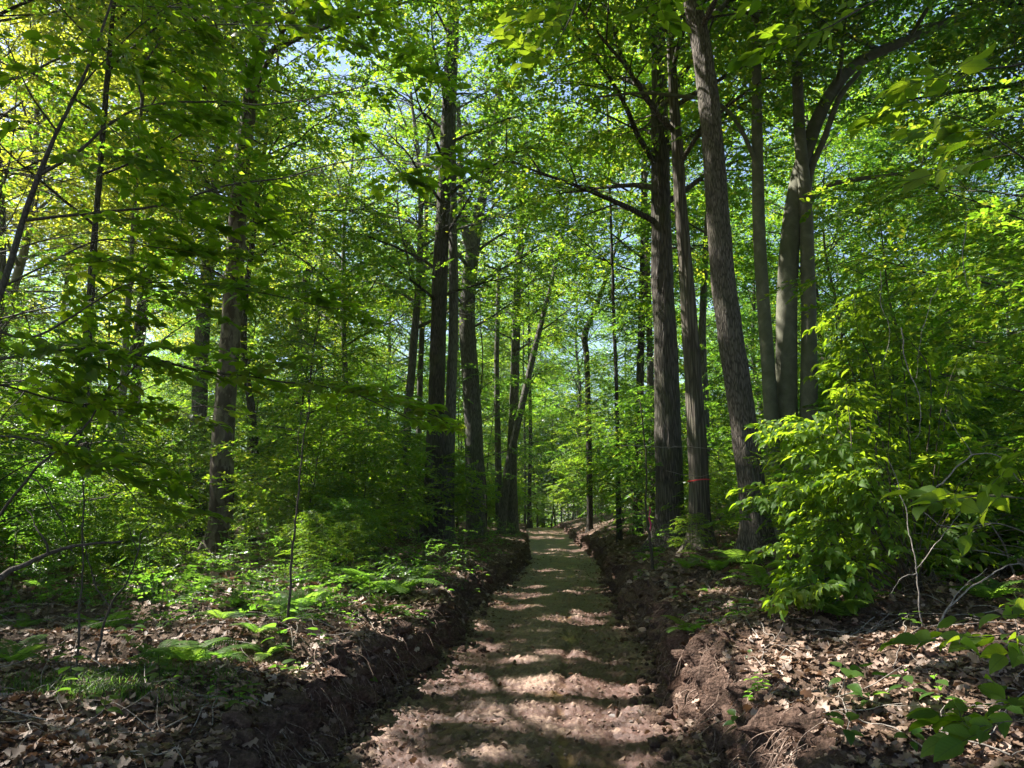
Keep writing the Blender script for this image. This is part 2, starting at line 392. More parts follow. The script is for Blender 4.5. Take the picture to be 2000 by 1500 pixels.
DET = [leaf_detail(.62, 7, .02, .14, .09), leaf_detail(.58, 7, .02, .26, .05, .1, .06), leaf_detail(.66, 7, .02, .05, .14, .12, -.05), leaf_detail(.6, 7, .02, .2, -.02)]
DROOP = [leaf_detail(.52, 7, 0, .42, .10, .1), leaf_detail(.56, 7, 0, .3, .13, .15, .06), leaf_detail(.5, 7, 0, .55, .07, .1, -.06)]
MID = [leaf6(), leaf6(.5, .2, .1), leaf6(.64, .05, .03)]
FAR = [leaf4(), leaf4(.5), leaf4(.7)]

def make_spray(seed, L=.8, leaf=.09, side_gap=.13, jit=.22, droop=.25, dens=.5, hang=0):
    """a flat twig spray along +X: leaf positions, directions, normals, sizes and twig polylines"""
    r = np.random.default_rng(seed); P = []; D = []; Z = []; S = []; tw = []
    def twig(p, ang, length, lvl):
        n = max(3, int(length/.05)); pts = [np.array(p, float)]; a = ang; dA = r.normal()*.5*.05/length
        for i in range(n):
            a += dA+r.normal()*.06; pts.append(pts[-1]+np.array([math.cos(a), math.sin(a), r.normal()*.05])*length/n)
        pts = np.array(pts); tw.append((pts, lvl))
        s = np.linspace(0, 1, len(pts)); k = max(2, int(length/(leaf*dens))); sd = 1 if r.random() < .5 else -1
        for i in range(k):
            t = (.18 if lvl else .3)+(1-(.18 if lvl else .3))*(i+r.random()*.4)/k
            q = np.array([np.interp(t, s, pts[:, c]) for c in range(3)]); sd = -sd
            la = a+sd*r.uniform(.6, 1.1)*(1-.5*t)
            P.append(q); D.append([math.cos(la), math.sin(la), r.normal()*.15-hang]); S.append(leaf*r.uniform(.6, 1.1)*(1-.25*(1-t)))
        P.append(pts[-1]); D.append([math.cos(a), math.sin(a), -.1-hang]); S.append(leaf*r.uniform(.8, 1.1))
        return pts
    m = twig((0, 0, 0), 0, L, 0); s = np.linspace(0, 1, len(m)); t = .12; sd = 1
    while t < .92:
        q = np.array([np.interp(t, s, m[:, c]) for c in range(3)]); sd = -sd
        twig(q, sd*r.uniform(.7, 1.05), max(.08, L*.5*(1-t)*r.uniform(.7, 1.2)+.06), 1); t += side_gap/L*r.uniform(.7, 1.3)
    P = np.array(P); D = np.array(D); S = np.array(S)
    rr = np.hypot(P[:, 0], P[:, 1]); P[:, 2] -= droop*rr**2
    Z = np.tile([0, 0, 1.], (len(P), 1))+r.normal(size=(len(P), 3))*jit
    tw = [(np.stack([p[:, 0], p[:, 1], p[:, 2]-droop*np.hypot(p[:, 0], p[:, 1])**2], 1), l) for p, l in tw]
    return P, frames(D, Z), S, tw
SP_FAR = [make_spray(i, 1.0, .15, .19, .5, .2, .42) for i in range(5)]
SP_MID = [make_spray(20+i, .8, .11, .13, .38, .25, .45) for i in range(6)]
SP_NEAR = [make_spray(40+i, .66, .118, .12, .30, .22, .44) for i in range(8)]
SP_BUSH = [make_spray(60+i, .46, .10, .14, .4, .5, .55, .15) for i in range(6)]
SP_BIG = [make_spray(80+i, .42, .10, .16, .5, .3, .6, .1) for i in range(5)]

def spray_leaves(sprays, A, rng):
    """A: anchors (pos3, heading, pitch, roll, scale)"""
    A = np.asarray(A); which = rng.integers(0, len(sprays), len(A)); P = []; Mx = []; S = []; TW = []
    for k, (p, m, s, tw) in enumerate(sprays):
        a = A[which == k]
        if not len(a): continue
        ch, sh, cp, sp, cr, sr = np.cos(a[:, 3]), np.sin(a[:, 3]), np.cos(a[:, 4]), np.sin(a[:, 4]), np.cos(a[:, 5]), np.sin(a[:, 5])
        O = np.zeros_like(ch); I = O+1
        Rz = np.stack([np.stack([ch, -sh, O], -1), np.stack([sh, ch, O], -1), np.stack([O, O, I], -1)], 1)
        Ry = np.stack([np.stack([cp, O, -sp], -1), np.stack([O, I, O], -1), np.stack([sp, O, cp], -1)], 1)
        Rx = np.stack([np.stack([I, O, O], -1), np.stack([O, cr, -sr], -1), np.stack([O, sr, cr], -1)], 1)
        R = Rz@Ry@Rx
        P.append((np.einsum('aij,lj->ali', R, p)*a[:, 6][:, None, None]+a[:, None, :3]).reshape(-1, 3))
        Mx.append(np.einsum('aij,ljk->alik', R, m).reshape(-1, 3, 3)); S.append((a[:, 6][:, None]**.5*s[None]).ravel())
        for j in range(len(a)): TW.append((R[j], a[j, :3], a[j, 6], tw))
    return np.vstack(P), np.vstack(Mx), np.concatenate(S), TW

# ------------------------------------------------------------------ gaps cut into the crowns to place the sun patches
GAPS = []
def gap(p, r, ground=False): GAPS.append((np.asarray(p, float), r, ground))
def gap_px(px, py, r):
    p = gpt(px, py); on = abs(p[0]-cx(p[1])) < 1.5
    gap(p, r*((1.25 if p[1] < 25 else 1.5) if on else 1.35), 1 if on else 2)
for a in [(700,1352,.18),(790,1335,.24),(880,1322,.28),(950,1338,.18),(1230,1345,.22),(1140,1328,.18),(1020,1290,.16),(930,1262,.18),(1180,1290,.13),(950,1183,.33),(1040,1190,.26),(1150,1200,.18),(890,1200,.22),
          (1000,1183,.3),(1100,1194,.2),(700,1390,.12),(760,1460,.12),(1200,1400,.12),(1300,1400,.12),(960,1240,.14),(1060,1240,.12),(1000,1310,.14),(1170,1240,.12),(680,1455,.13),(1250,1482,.13),(1150,1435,.10),(1010,1400,.09),(860,1400,.11),(1090,1113,.4),(1040,1080,.5),(1110,1075,.5),(1050,1050,.8),(1090,1040,1.1),(1150,1035,.9),(1190,1020,1.1),(1140,1050,.6),
          (1370,1300,.26),(1420,1300,.28),(1480,1290,.25),(1540,1330,.22),(1600,1310,.2),(1470,1350,.22),(1520,1450,.25),(1580,1430,.25),(1640,1410,.2),(1700,1370,.2),(1800,1390,.2),
          (1840,1260,.22),(1900,1230,.24),(1960,1180,.2),(1750,1300,.14),(1960,1480,.15),
          (600,1180,.45),(540,1150,.5),(470,1160,.5),(400,1140,.6),(330,1150,.6),(260,1130,.7),(180,1140,.6),(640,1215,.3),(690,1230,.3),(660,1290,.22),(560,1300,.2),(620,1330,.2),
          (210,1260,.22),(280,1250,.22),(230,1300,.18),(180,1340,.14),(100,1250,.2),(160,1405,.14),(220,1440,.12),(60,1290,.15),(330,1330,.2),(420,1300,.2),(480,1270,.2),(450,1215,.3),(360,1200,.3),(760,1230,.25),(800,1180,.3)]:
    gap_px(*a)
for px, py, d, r in [(1510,830,7.,.4),(1570,790,7,.4),(1500,900,6.8,.4),(1500,970,6.6,.35),(1560,900,6.8,.35),(1650,700,7.3,.35),(1710,690,7.2,.3),(1540,1010,6.8,.3),(1610,760,7.2,.35),(1500,1040,6.5,.25),(1560,1090,6.3,.25),(1630,1070,6.3,.25),(1620,900,6.2,.25),(1700,800,7,.25),(1760,700,7.3,.3),(1640,640,7.3,.35),(1590,700,7.2,.35),(1760,780,6.9,.2),(1660,850,6.6,.3),(1580,960,6.5,.3),(1800,640,7.4,.25),
                     (1445,860,13,.35),(1460,930,13,.35),(1440,960,13,.35),(1410,620,13,.3),(1400,480,13,.25),(1395,180,13,.5),(1290,530,20,.5),(1290,620,20,.5),(1285,450,20,.4),(1350,620,17,.3),(1360,830,17,.4),(1325,400,17,.3),
                     (1530,700,16,.4),(1535,620,16,.35),(1530,540,16,.3),(1500,680,16,.3),(1575,350,16,.5),(1570,480,16,.3),
                     (440,650,20,.6),(455,480,20,.7),(480,280,20,.8),(500,130,20,.8),(435,830,20,.4),(1275,930,30,.8),(1000,700,38,1.),(1010,770,38,1.),(930,850,32,.6),(1255,560,34,.8),
                     (1660,180,9,.7),(1600,260,9,.4),(1730,250,9,.5),(1900,965,2.1,.12),(1960,965,2.1,.12),(1850,955,2.1,.1),(1890,1245,2.0,.1),(1960,1225,2.,.1),
                     (1120,100,2.7,.12),(1060,200,2.7,.1),(1170,110,2.7,.1),(1600,60,2.4,.15),(1550,30,2.4,.12),(1480,275,2.6,.1),(1950,290,2.,.12),(720,800,7,.5),(790,840,7,.4),(650,860,7,.4),(700,730,7,.4)]:
    gap(pt(px, py, d), r)
rgp = np.random.default_rng(3)
for i in range(30):
    y = 4.6+14*rgp.random()**1.3; p = np.array([cx(y)+rgp.uniform(-1.3, 1.3), y, .02]); gap(p, (.06+.26*rgp.random()**2)*(1+y*.03), 2)
for i in range(26):
    y = 4.6+9*rgp.random(); side = -1 if i % 2 else 1; p = np.array([cx(y)+side*rgp.uniform(1.8, 5), y, .7]); gap(p, rgp.uniform(.1, .25), 2)
def free_gap(p, r):
    g_ = p-SUN*((p[2]-.4)/SUN[2])       # where this shaft of light would reach the ground
    if 2.5 < g_[1] < 24 and -r-2.2 < g_[0]-cx(g_[1]) < r+3.2: return
    gap(p, r)
for i in range(90): free_gap(pt(rgp.uniform(-50, 850), rgp.uniform(250, 950), rgp.uniform(9, 26)), rgp.uniform(.4, 1.1))
for i in range(60): free_gap(pt(rgp.uniform(-50, 450), rgp.uniform(-80, 280), rgp.uniform(9, 28)), rgp.uniform(1., 2.6))
for i in range(30): free_gap(pt(rgp.uniform(950, 1280), rgp.uniform(300, 950), rgp.uniform(22, 36)), rgp.uniform(.5, 1.4))
for i in range(4): free_gap(pt(rgp.uniform(1500, 2000), rgp.uniform(0, 650), rgp.uniform(9, 18)), rgp.uniform(.3, .7))
def carve(W):
    keep = np.ones(len(W), bool)
    G_ = W-SUN*((W[:, 2]-.3)/SUN[2])[:, None]
    cell = (fbm(G_[:, 0]*1.1, G_[:, 1]*1.2, 3.3, 3) < .3)
    soft = (noise(W[:, 0]*1.5, W[:, 1]*1.5, W[:, 2]*1.5) < .35)
    for T, r, gr in GAPS:
        v = W-T; s = v@SUN; q = (v*v).sum(1)-s*s
        keep &= ~((s > .5) & (q < (r*(1+.006*s))**2) & (cell if gr == 1 else soft if gr == 0 else True))
    return keep

# ------------------------------------------------------------------ tree growing
def grow(rng, TP, TR, h0, nl, L, rise, nsec, step, lscale=1., prof='dome'):
    """limbs and spray anchors on a trunk polyline (local coordinates)"""
    H = TP[-1, 2]; tubes = []; A = []
    az = rng.random()*6.28
    for i in range(nl):
        z = h0+(H-h0)*((i+rng.random()*.8)/nl)**.9; az += 2.4+rng.normal()*.3
        f = (z-h0)/(H-h0)
        l = L*((1-f)**.6*.85+.2)*rng.uniform(.7, 1.15)*(.75+.5*min(1, f*4))
        p = np.array([np.interp(z, TP[:, 2], TP[:, c]) for c in range(3)])
        r0 = min(np.interp(z, TP[:, 2], TR)*.55, .02+l*.014)
        d = np.array([math.cos(az), math.sin(az), rise*rng.uniform(.6, 1.4)+.5*f]); pts = [p]
        for k in range(5):
            d = d+np.array([rng.normal()*.14, rng.normal()*.14, -.10*rise+rng.normal()*.06])
            dd = d/np.linalg.norm(d); pts.append(pts[-1]+dd*l/5)
        pts = smooth_path(pts, 10); tubes.append((pts, np.linspace(r0, .008, 10), 5))
        for s in range(nsec):
            t = .22+.78*(s+rng.random()*.7)/nsec; k = t*9; k0 = min(8, int(k)); q = pts[k0]+(pts[k0+1]-pts[k0])*(k-k0)
            dd = pts[k0+1]-pts[k0]; hd = math.atan2(dd[1], dd[0])+(1 if s % 2 else -1)*rng.uniform(.5, 1.1)
            l2 = l*.42*(1.15-t*.6)*rng.uniform(.6, 1.2)+.25
            d2 = np.array([math.cos(hd), math.sin(hd), rng.normal()*.15+.1])
            e = q+d2*l2+np.array([0, 0, -.05*l2]); mid = (q+e)/2+np.array([0, 0, .06*l2])
            pp = smooth_path([q, mid, e], 5); tubes.append((pp, np.linspace(r0*.35+.003, .004, 5), 3))
            n = max(1, int(l2/step))
            for j in range(n+1):
                tt = (j+rng.random()*.5)/(n+.5); c = q+(e-q)*min(1, tt); sg = 1 if j % 2 else -1
                A.append([*c, hd+(sg*rng.uniform(.4, 1.0) if j < n else 0), rng.normal()*.28-.02, rng.normal()*.35, lscale*rng.uniform(.75, 1.25)])
        A.append([*pts[-1], math.atan2(d[1], d[0]), .05, rng.normal()*.2, lscale])
        A.append([*pts[-3], math.atan2(d[1], d[0])+.6, .05, rng.normal()*.2, lscale])
    return tubes, A
def trunk_mesh(mb, P, R, n, rough, rs=6, zs=.25, flare=0., seed=0, rowstep=.12):
    P = np.asarray(P, float); L = np.linalg.norm(np.diff(P, axis=0), axis=1).sum(); m = max(8, int(L/rowstep))
    PP = smooth_path(P, m); RR = np.interp(np.linspace(0, 1, m), np.linspace(0, 1, len(R)), R)
    V, Fq = tube(PP, RR, n, rough, rs, zs, seed=seed)
    if flare:
        z0 = PP[0, 2]; a = np.tile(np.linspace(0, 2*np.pi, n, endpoint=False), m); h = np.clip(V[:, 2]-z0, 0, None)
        c = np.repeat(PP, n, 0); k = flare*np.exp(-h/.28)*(1+.5*np.cos(a*5+seed)+.35*np.cos(a*3+1+seed))
        V = c+(V-c)*(1+k)[:, None]*np.array([1, 1, 0])+(V-c)*np.array([0, 0, 1])
    mb.add(V, Fq); return PP, RR
def finish_tree(root, origin, mb, tubes, A, sprays, templ, leafmat, bark, rng, twigs=0, do_carve=True, crown='crown', rz=0, clip=None):
    for p, r, n in tubes: mb.tube(p, r, n)
    if A:
        P, Mx, S, TW = spray_leaves(sprays, A, rng)
        if twigs:
            for R, o, s, tw in TW:
                for q, lvl in tw:
                    q = q[::2] if lvl or len(q) > 8 else q
                    if len(q) < 2: q = tw[0][0]
                    mb.tube((R@q.T).T*s+o, np.linspace(twigs*(1 if lvl == 0 else .6), twigs*.35, len(q)), 3)
        if do_carve:
            k = carve(P+origin); P, Mx, S = P[k], Mx[k], S[k]
        if clip is not None:
            k = clip(P+origin); P, Mx, S = P[k], Mx[k], S[k]
        LC_[0] += len(P); V, Fq, R_, uv = inst(templ, P, Mx, S, rng)
        obj(crown, mesh(crown, V, Fq, leafmat, attrs={'rnd': R_}, uv=uv if len(templ[0][0]) > 6 else None), root)
    mb.build('trunk', bark, root)

LC_ = [0]
def R_px(w, d): return w/2/F_PX*d
def hero(name, label, group, d, pts, bark, nseg=40, rough=.02, rs=7, zs=.2, flare=.5, top=22, h0=8, nl=16, L=4.2, nsec=6, seed=1, extra=(), cat='tree', lean=None, side=None, crown_side=None):
    """pts: (px, py, width_px) from the base up"""
    rng = np.random.default_rng(seed)
    W = [pt(a, b, d) for a, b, c in pts]; R = [R_px(c, d)*1.0 for a, b, c in pts]
    base = W[0].copy(); base[2] = gz(base[0], base[1])-.12; W[0] = base
    dirv = W[-1]-W[-2]; dirv = dirv/np.linalg.norm(dirv)
    z = W[-1][2]; k = R[-1]
    while W[-1][2] < top:
        dirv = dirv*.85+np.array([0, 0, .15]); dirv /= np.linalg.norm(dirv)
        W.append(W[-1]+dirv*3); R.append(max(.04, R[-1]*.84))
    o = np.array([base[0], base[1], base[2]])
    t = thing(name, o, label, cat, group)
    W = np.array(W)-o; mb = MB()
    PP, RR = trunk_mesh(mb, W, R, nseg, rough, rs, zs, flare, seed)
    for e in extra:     # extra stems or limbs: (d, [(px,py,w)...])
        d2, q = e; w2 = np.array([pt(a, b, d2) for a, b, c in q])-o; r2 = [R_px(c, d2) for a, b, c in q]
        trunk_mesh(mb, w2, r2, max(10, nseg//2), rough*.5, rs, zs, 0, seed+5)
    tubes, A = grow(rng, PP, RR, h0, nl+(14 if d < 22 else 6), L*(1.4 if d < 22 else 1.1), .6, nsec+2, .42, 1.25) if nl else ([], [])
    finish_tree(t, o, mb, tubes, A, SP_FAR, FAR, M_leaf_far, bark, rng)
    return t

TREES = 'large trees standing along the track'
hero('peeling_bark_tree', 'tall pale tree with peeling patchy bark left of the track', TREES, 20,
     [(428,1090,52),(432,1000,44),(436,850,42),(447,700,39),(456,560,37),(466,400,33),(484,230,30),(508,80,25),(520,-20,22)], B_syc, flare=.75, seed=11, h0=12.5)
hero('dark_tree', 'thick dark trunk nearest the left bank, left one of a close pair', TREES, 26,
     [(842,1065,46),(846,950,36),(852,800,32),(856,650,31),(860,520,31),(866,400,28),(874,200,22),(880,50,18)], B_dark, seed=12, h0=8)
hero('slim_dark_tree', 'slimmer trunk pressed against the thick dark trunk on the left', TREES, 26.6,
     [(872,1065,30),(876,900,24),(882,750,20),(886,600,19),(885,420,17),(884,250,14),(890,100,12)], B_far, nseg=24, seed=13, h0=9, nl=8, L=2.5)
hero('grey_tree', 'smooth grey trunk behind the dark pair, forking high up', TREES, 32,
     [(930,1060,38),(927,900,36),(920,750,34),(912,620,32),(922,500,28),(935,420,22),(950,350,16),(965,250,12)], B_far, nseg=28, seed=14, h0=9,
     extra=[(32, [(922,500,20),(905,430,16),(900,330,12),(895,200,9)])])
hero('grey_tree', 'upright grey trunk left of the track end with its sunlit middle', TREES, 38,
     [(1002,1040,22),(1000,900,19),(1004,780,18),(1008,650,17),(1012,540,15),(1018,430,12)], B_far, nseg=20, seed=15, h0=9, extra=[(38, [(975,1020,14),(972,850,12),(970,700,10),(975,520,8)])])
hero('leaning_tree', 'slender grey tree leaning right towards the track end', TREES, 37,
     [(978,1035,17),(990,930,16),(1006,850,14),(1022,780,13),(1040,700,12),(1060,620,10),(1078,550,8)], B_far, nseg=20, seed=16, h0=10, nl=8, L=3)
hero('furrowed_tree', 'massive dark furrowed trunk right of the track', TREES, 20,
     [(1305,1085,72),(1308,1000,56),(1304,850,50),(1301,700,46),(1294,550,43),(1291,400,40),(1289,250,36),(1286,100,30),(1282,0,26)], B_oak, nseg=56, rough=.03, rs=5, zs=.12, flare=.75, seed=17, h0=8.5)
hero('shaggy_tree', 'shaggy-barked trunk carrying a red band of tape', TREES, 17,
     [(1368,1100,52),(1366,1000,40),(1364,900,37),(1356,780,33),(1350,680,31),(1340,550,28),(1330,420,26),(1322,280,23),(1312,120,19),(1306,0,16)], B_shag, nseg=48, rough=.025, rs=6, zs=.08, flare=.75, seed=18, h0=9)
hero('leaning_tree', 'big leaning tree with finely ridged brown bark beside the sunlit bush', TREES, 13,
     [(1486,1110,62),(1474,1000,52),(1462,900,50),(1447,790,50),(1430,680,50),(1414,560,48),(1402,420,46),(1392,280,44),(1376,130,42),(1352,0,38),(1325,-120,34)], B_ash, nseg=64, rough=.014, rs=10, zs=.15, flare=.75, seed=19, h0=9.5)
hero('beech_tree', 'three-stemmed smooth beech with a limb arching right behind the bush', TREES, 16,
     [(1535,1075,60),(1537,950,46),(1536,800,42),(1536,680,41),(1538,560,40),(1546,440,38),(1562,340,33),(1590,250,29),(1625,180,26),(1680,120,23),(1790,70,20),(1900,20,17),(2020,-40,14)],
     B_beech, nseg=40, rough=.006, flare=.4, seed=20, top=14, h0=10.5, nl=-6, L=2.6,
     extra=[(15.8, [(1512,1075,34),(1508,900,28),(1503,760,27),(1493,620,26),(1484,480,25),(1480,340,24),(1478,180,21),(1476,0,18),(1474,-150,14)]),
            (15.8, [(1560,1075,36),(1578,900,34),(1580,760,33),(1580,640,30),(1577,500,28),(1572,380,26),(1562,260,24),(1556,120,21),(1552,0,18),(1548,-150,14)]),
            (15.9, [(1574,400,15),(1585,330,14),(1610,270,13),(1640,190,12),(1680,140,9)]),
            (15.9, [(1582,390,12),(1620,362,10),(1670,350,9),(1740,342,7),(1800,330,5)]),
            (15.7, [(1482,330,9),(1440,240,9),(1395,200,9),(1330,188,8),(1250,182,6),(1160,190,4)])])
hero('slender_tree', 'thin grey stem between the shaggy trunk and the leaning trunk', TREES, 24,
     [(1376,1060,20),(1378,850,16),(1372,640,14),(1378,500,13),(1386,370,11),(1392,250,8)], B_far, nseg=18, seed=21, h0=8, nl=7, L=2.5)
hero('slender_tree', 'slim dark trunk just left of the massive furrowed trunk', TREES, 30,
     [(1245,1050,18),(1247,900,16),(1250,750,15),(1254,600,14),(1256,450,11)], B_dark, nseg=18, seed=22, h0=9, nl=8, L=3)
hero('slender_tree', 'sunlit slim trunk pressed behind the massive furrowed trunk', TREES, 29,
     [(1277,1055,20),(1277,930,17),(1272,800,15),(1268,650,12),(1264,500,10)], B_ash, nseg=18, seed=23, h0=9, nl=7, L=3)
hero('dark_tree', 'dark trunk low on the far left behind the bare shrub', TREES, 15,
     [(140,1125,42),(152,1030,26),(160,930,22),(165,800,19),(175,600,16),(190,400,12)], B_dark, nseg=24, seed=24, h0=7, nl=8, L=3)
hero('grey_tree', 'grey trunk just left of the peeling-bark tree', TREES, 30,
     [(384,1065,34),(388,850,30),(396,640,28),(406,520,25),(414,420,18),(425,280,13)], B_far, nseg=24, seed=25, h0=10)
hero('slender_tree', 'slender olive trunk between the far left trunk and the peeling-bark tree', TREES, 19,
     [(228,1095,20),(230,980,17),(238,800,14),(248,640,12),(258,480,9)], B_beech, nseg=18, seed=26, h0=7, nl=7, L=2.5)
hero('dark_tree', 'dark mossy distant trunk between the peeling tree and the dark pair', TREES, 42,
     [(598,1035,20),(596,850,18),(594,700,18),(596,600,17),(600,520,15),(612,420,11),(630,330,8)], B_dark, nseg=18, seed=27, h0=12)
hero('grey_tree', 'pale forked distant tree between the peeling tree and the dark pair', TREES, 46,
     [(572,1035,14),(574,800,13),(580,600,12),(586,480,10),(592,380,8)], B_far, nseg=16, seed=28, h0=12, extra=[(46,[(640,1035,13),(632,800,12),(620,640,11),(625,540,9),(650,440,6)])])
hero('crooked_tree', 'crooked grey tree with a bare limb slanting towards the dark pair', TREES, 34,
     [(815,1050,14),(818,850,12),(822,700,11),(828,560,11),(832,430,9)], B_far, nseg=16, seed=29, h0=10, nl=6, L=3,
     extra=[(34,[(824,520,9),(800,480,9),(760,440,8),(720,405,7),(690,385,5),(650,380,3)])])
hero('slender_tree', 'thin dark far trunk standing at the end of the track', TREES, 56, [(1034,1040,9),(1034,960,8),(1036,850,7),(1034,700,6)], B_dark, nseg=12, seed=30, h0=9, nl=8, L=3)
hero('slender_tree', 'thinner far trunk beside another at the end of the track', TREES, 57, [(1025,1040,5),(1026,950,5),(1024,820,4)], B_far, nseg=12, seed=31, h0=8, nl=6, L=2.5)
hero('crooked_tree', 'crooked dark-limbed tree over the right side of the track end', TREES, 40,
     [(1152,1020,12),(1150,850,11),(1146,700,11),(1142,655,14),(1160,610,9),(1178,560,8),(1192,520,6)], B_dark, nseg=14, seed=32, h0=10, nl=8, L=3)
hero('slender_tree', 'dark slim trunk over the right bank halfway along the track', TREES, 27, [(1210,1060,11),(1207,950,9),(1205,800,8),(1200,650,7)], B_dark, nseg=14, seed=33, h0=7, nl=7, L=2.2)

# tape
def ring_tape(px, py, wpx, d, label):
    c = pt(px, py, d); r = R_px(wpx, d)+.015; n = 40; a = np.linspace(0, 2*np.pi, n, endpoint=False)
    V = []
    for rr, dz in ((r, -.014), (r+.004, 0), (r, .014)):
        V.append(np.stack([c[0]+rr*np.cos(a), c[1]+rr*np.sin(a), c[2]+dz+.02*np.cos(a)+.006*np.sin(a*3)], 1))
    V = np.vstack(V); j = np.arange(n); k = (j+1) % n
    Fq = np.vstack([np.stack([i*n+j, i*n+k, (i+1)*n+k, (i+1)*n+j], 1) for i in (0, 1)])
    tag(obj('marker_tape', mesh('marker_tape', V, Fq, M_tape)), label, 'marker tape')
ring_tape(1365, 938, 40, 17, 'thin red tape tied around the shaggy-barked trunk')
P_ = pt(1267, 990, 19.0); V = []
for i in range(14):
    t = i/13; V += [P_+np.array([.02*math.sin(i*.8), 0, -.62*t]), P_+np.array([.035+.02*math.sin(i*.8+.5), .02*math.sin(i), -.62*t])]
i = np.arange(13)*2
tag(obj('marker_ribbon', mesh('marker_ribbon', np.array(V), np.stack([i, i+1, i+3, i+2], 1), M_pink)), 'pink ribbon hanging by the furrowed trunk right of the track', 'marker ribbon')

# ------------------------------------------------------------------ trees that fill the wood
def std_tree(seed, kind):
    rng = np.random.default_rng(seed); mb = MB()
    if kind == 'tall':
        H = rng.uniform(20, 26); h0 = rng.uniform(7, 10); r = rng.uniform(.13, .24); nl, L, ns, st, rise = 26, 5.4, 8, .48, .55; sp, te, ls = SP_FAR, FAR, 1.3
    elif kind == 'mid':
        H = rng.uniform(8, 12); h0 = 2.2; r = rng.uniform(.05, .09); nl, L, ns, st, rise = 20, 3.0, 5, .42, .35; sp, te, ls = SP_MID, MID, 1.1
    else:
        H = rng.uniform(2.6, 4.6); h0 = .5; r = rng.uniform(.015, .028); nl, L, ns, st, rise = 17, 1.6, 4, .3, .25; sp, te, ls = SP_MID, MID, .9
    n = 7; P = np.zeros((n, 3)); P[:, 2] = np.linspace(-.15, H, n); P[1:, :2] = np.cumsum(rng.normal(size=(n-1, 2))*H*.012, 0)
    R = np.linspace(r, r*.15, n)
    PP, RR = trunk_mesh(mb, P, R, 14 if kind == 'tall' else 8, .01 if kind == 'tall' else .002, 5, .2, .35 if kind == 'tall' else .1, seed, .4 if kind == 'tall' else .25)
    tubes, A = grow(rng, PP, RR, h0, nl, L, rise, ns, st, ls)
    return mb, tubes, A, sp, te, rng
def add_unique(kind, x, y, seed, name, label, cat, group, bark=B_far, carve_=True):
    mb, tubes, A, sp, te, rng = std_tree(seed, kind); o = np.array([x, y, gz(x, y)])
    t = thing(name, o, label, cat, group)
    finish_tree(t, o, mb, tubes, A, sp, te, (M_leaf_sunlit if x < -11 and y > 8 else M_leaf_cool if (x > 3 or seed % 4 == 0) else M_leaf_far) if kind == 'tall' else (M_leaf_cool if seed % 3 == 0 else M_leaf_mid), bark, rng, do_carve=carve_); return t
# near canopy: mostly unseen trees added for shade, crowns cut to pass sun patches
near_tall = [(8.3, 10.3), (-3.9, -1.5), (5.2, 4.4), (-6.9, 6.9), (8.2, 8.0), (3.6, -.8), (-4.2, 2.2), (0.6, -6), (-10, 3), (-15.5, 9), (-9.5, 11), (-20, 1), (-5.5, -2.5), (-14, 17), (-22, 13), (-14.5, 19.3), (11, 5.5), (13, 11), (6.5, -4), (-19, 22), (-15, -4), (4.5, -3.5), (-9, 26), (-16, 30), (9.2, 2.5), (-25, 6), (-16.5, 23.5), (10.5, 8.5), (12.5, 16)]
for i, (x, y) in enumerate(near_tall):
    add_unique('tall', x, y, 300+i, 'canopy_tree', 'tall straight forest tree added so its high crown shades the track', 'tree', 'tall canopy trees added to shade the near track', [B_far, B_dark, B_beech][i % 3])
near_mid = [(-9.8, 12.8), (-12, 16), (-12, 22.5), (-7.2, 26), (10.6, 19.5), (6.8, 26), (-16, 19), (9.0, 11.8), (-10.5, 30), (12, 13), (6.2, 33), (-13, 9)]
for i, (x, y) in enumerate(near_mid):
    add_unique('mid', x, y, 400+i, 'understorey_tree', 'young layered beech %s the track at middle distance' % ('left of' if x < 0 else 'right of'), 'tree', 'young beeches %s the track' % ('left of' if x < 0 else 'right of'), B_twig)
near_small = [(-6.9, 9.6), (-9.2, 11.5), (-8.8, 14.5), (-8.4, 9), (-10, 14), (-5.2, 23), (8.0, 17), (8.8, 20.5), (6.8, 9.2), (-11.5, 11.5), (7.8, 14.8), (4.2, 25), (-2.6, 26)]
for i, (x, y) in enumerate(near_small):
    add_unique('small', x, y, 500+i, 'sapling', 'leafy sapling standing on the %s bank of the track' % ('left' if x < 0 else 'right'), 'sapling', 'leafy saplings %s of the track' % ('left' if x < 0 else 'right'), B_twig)
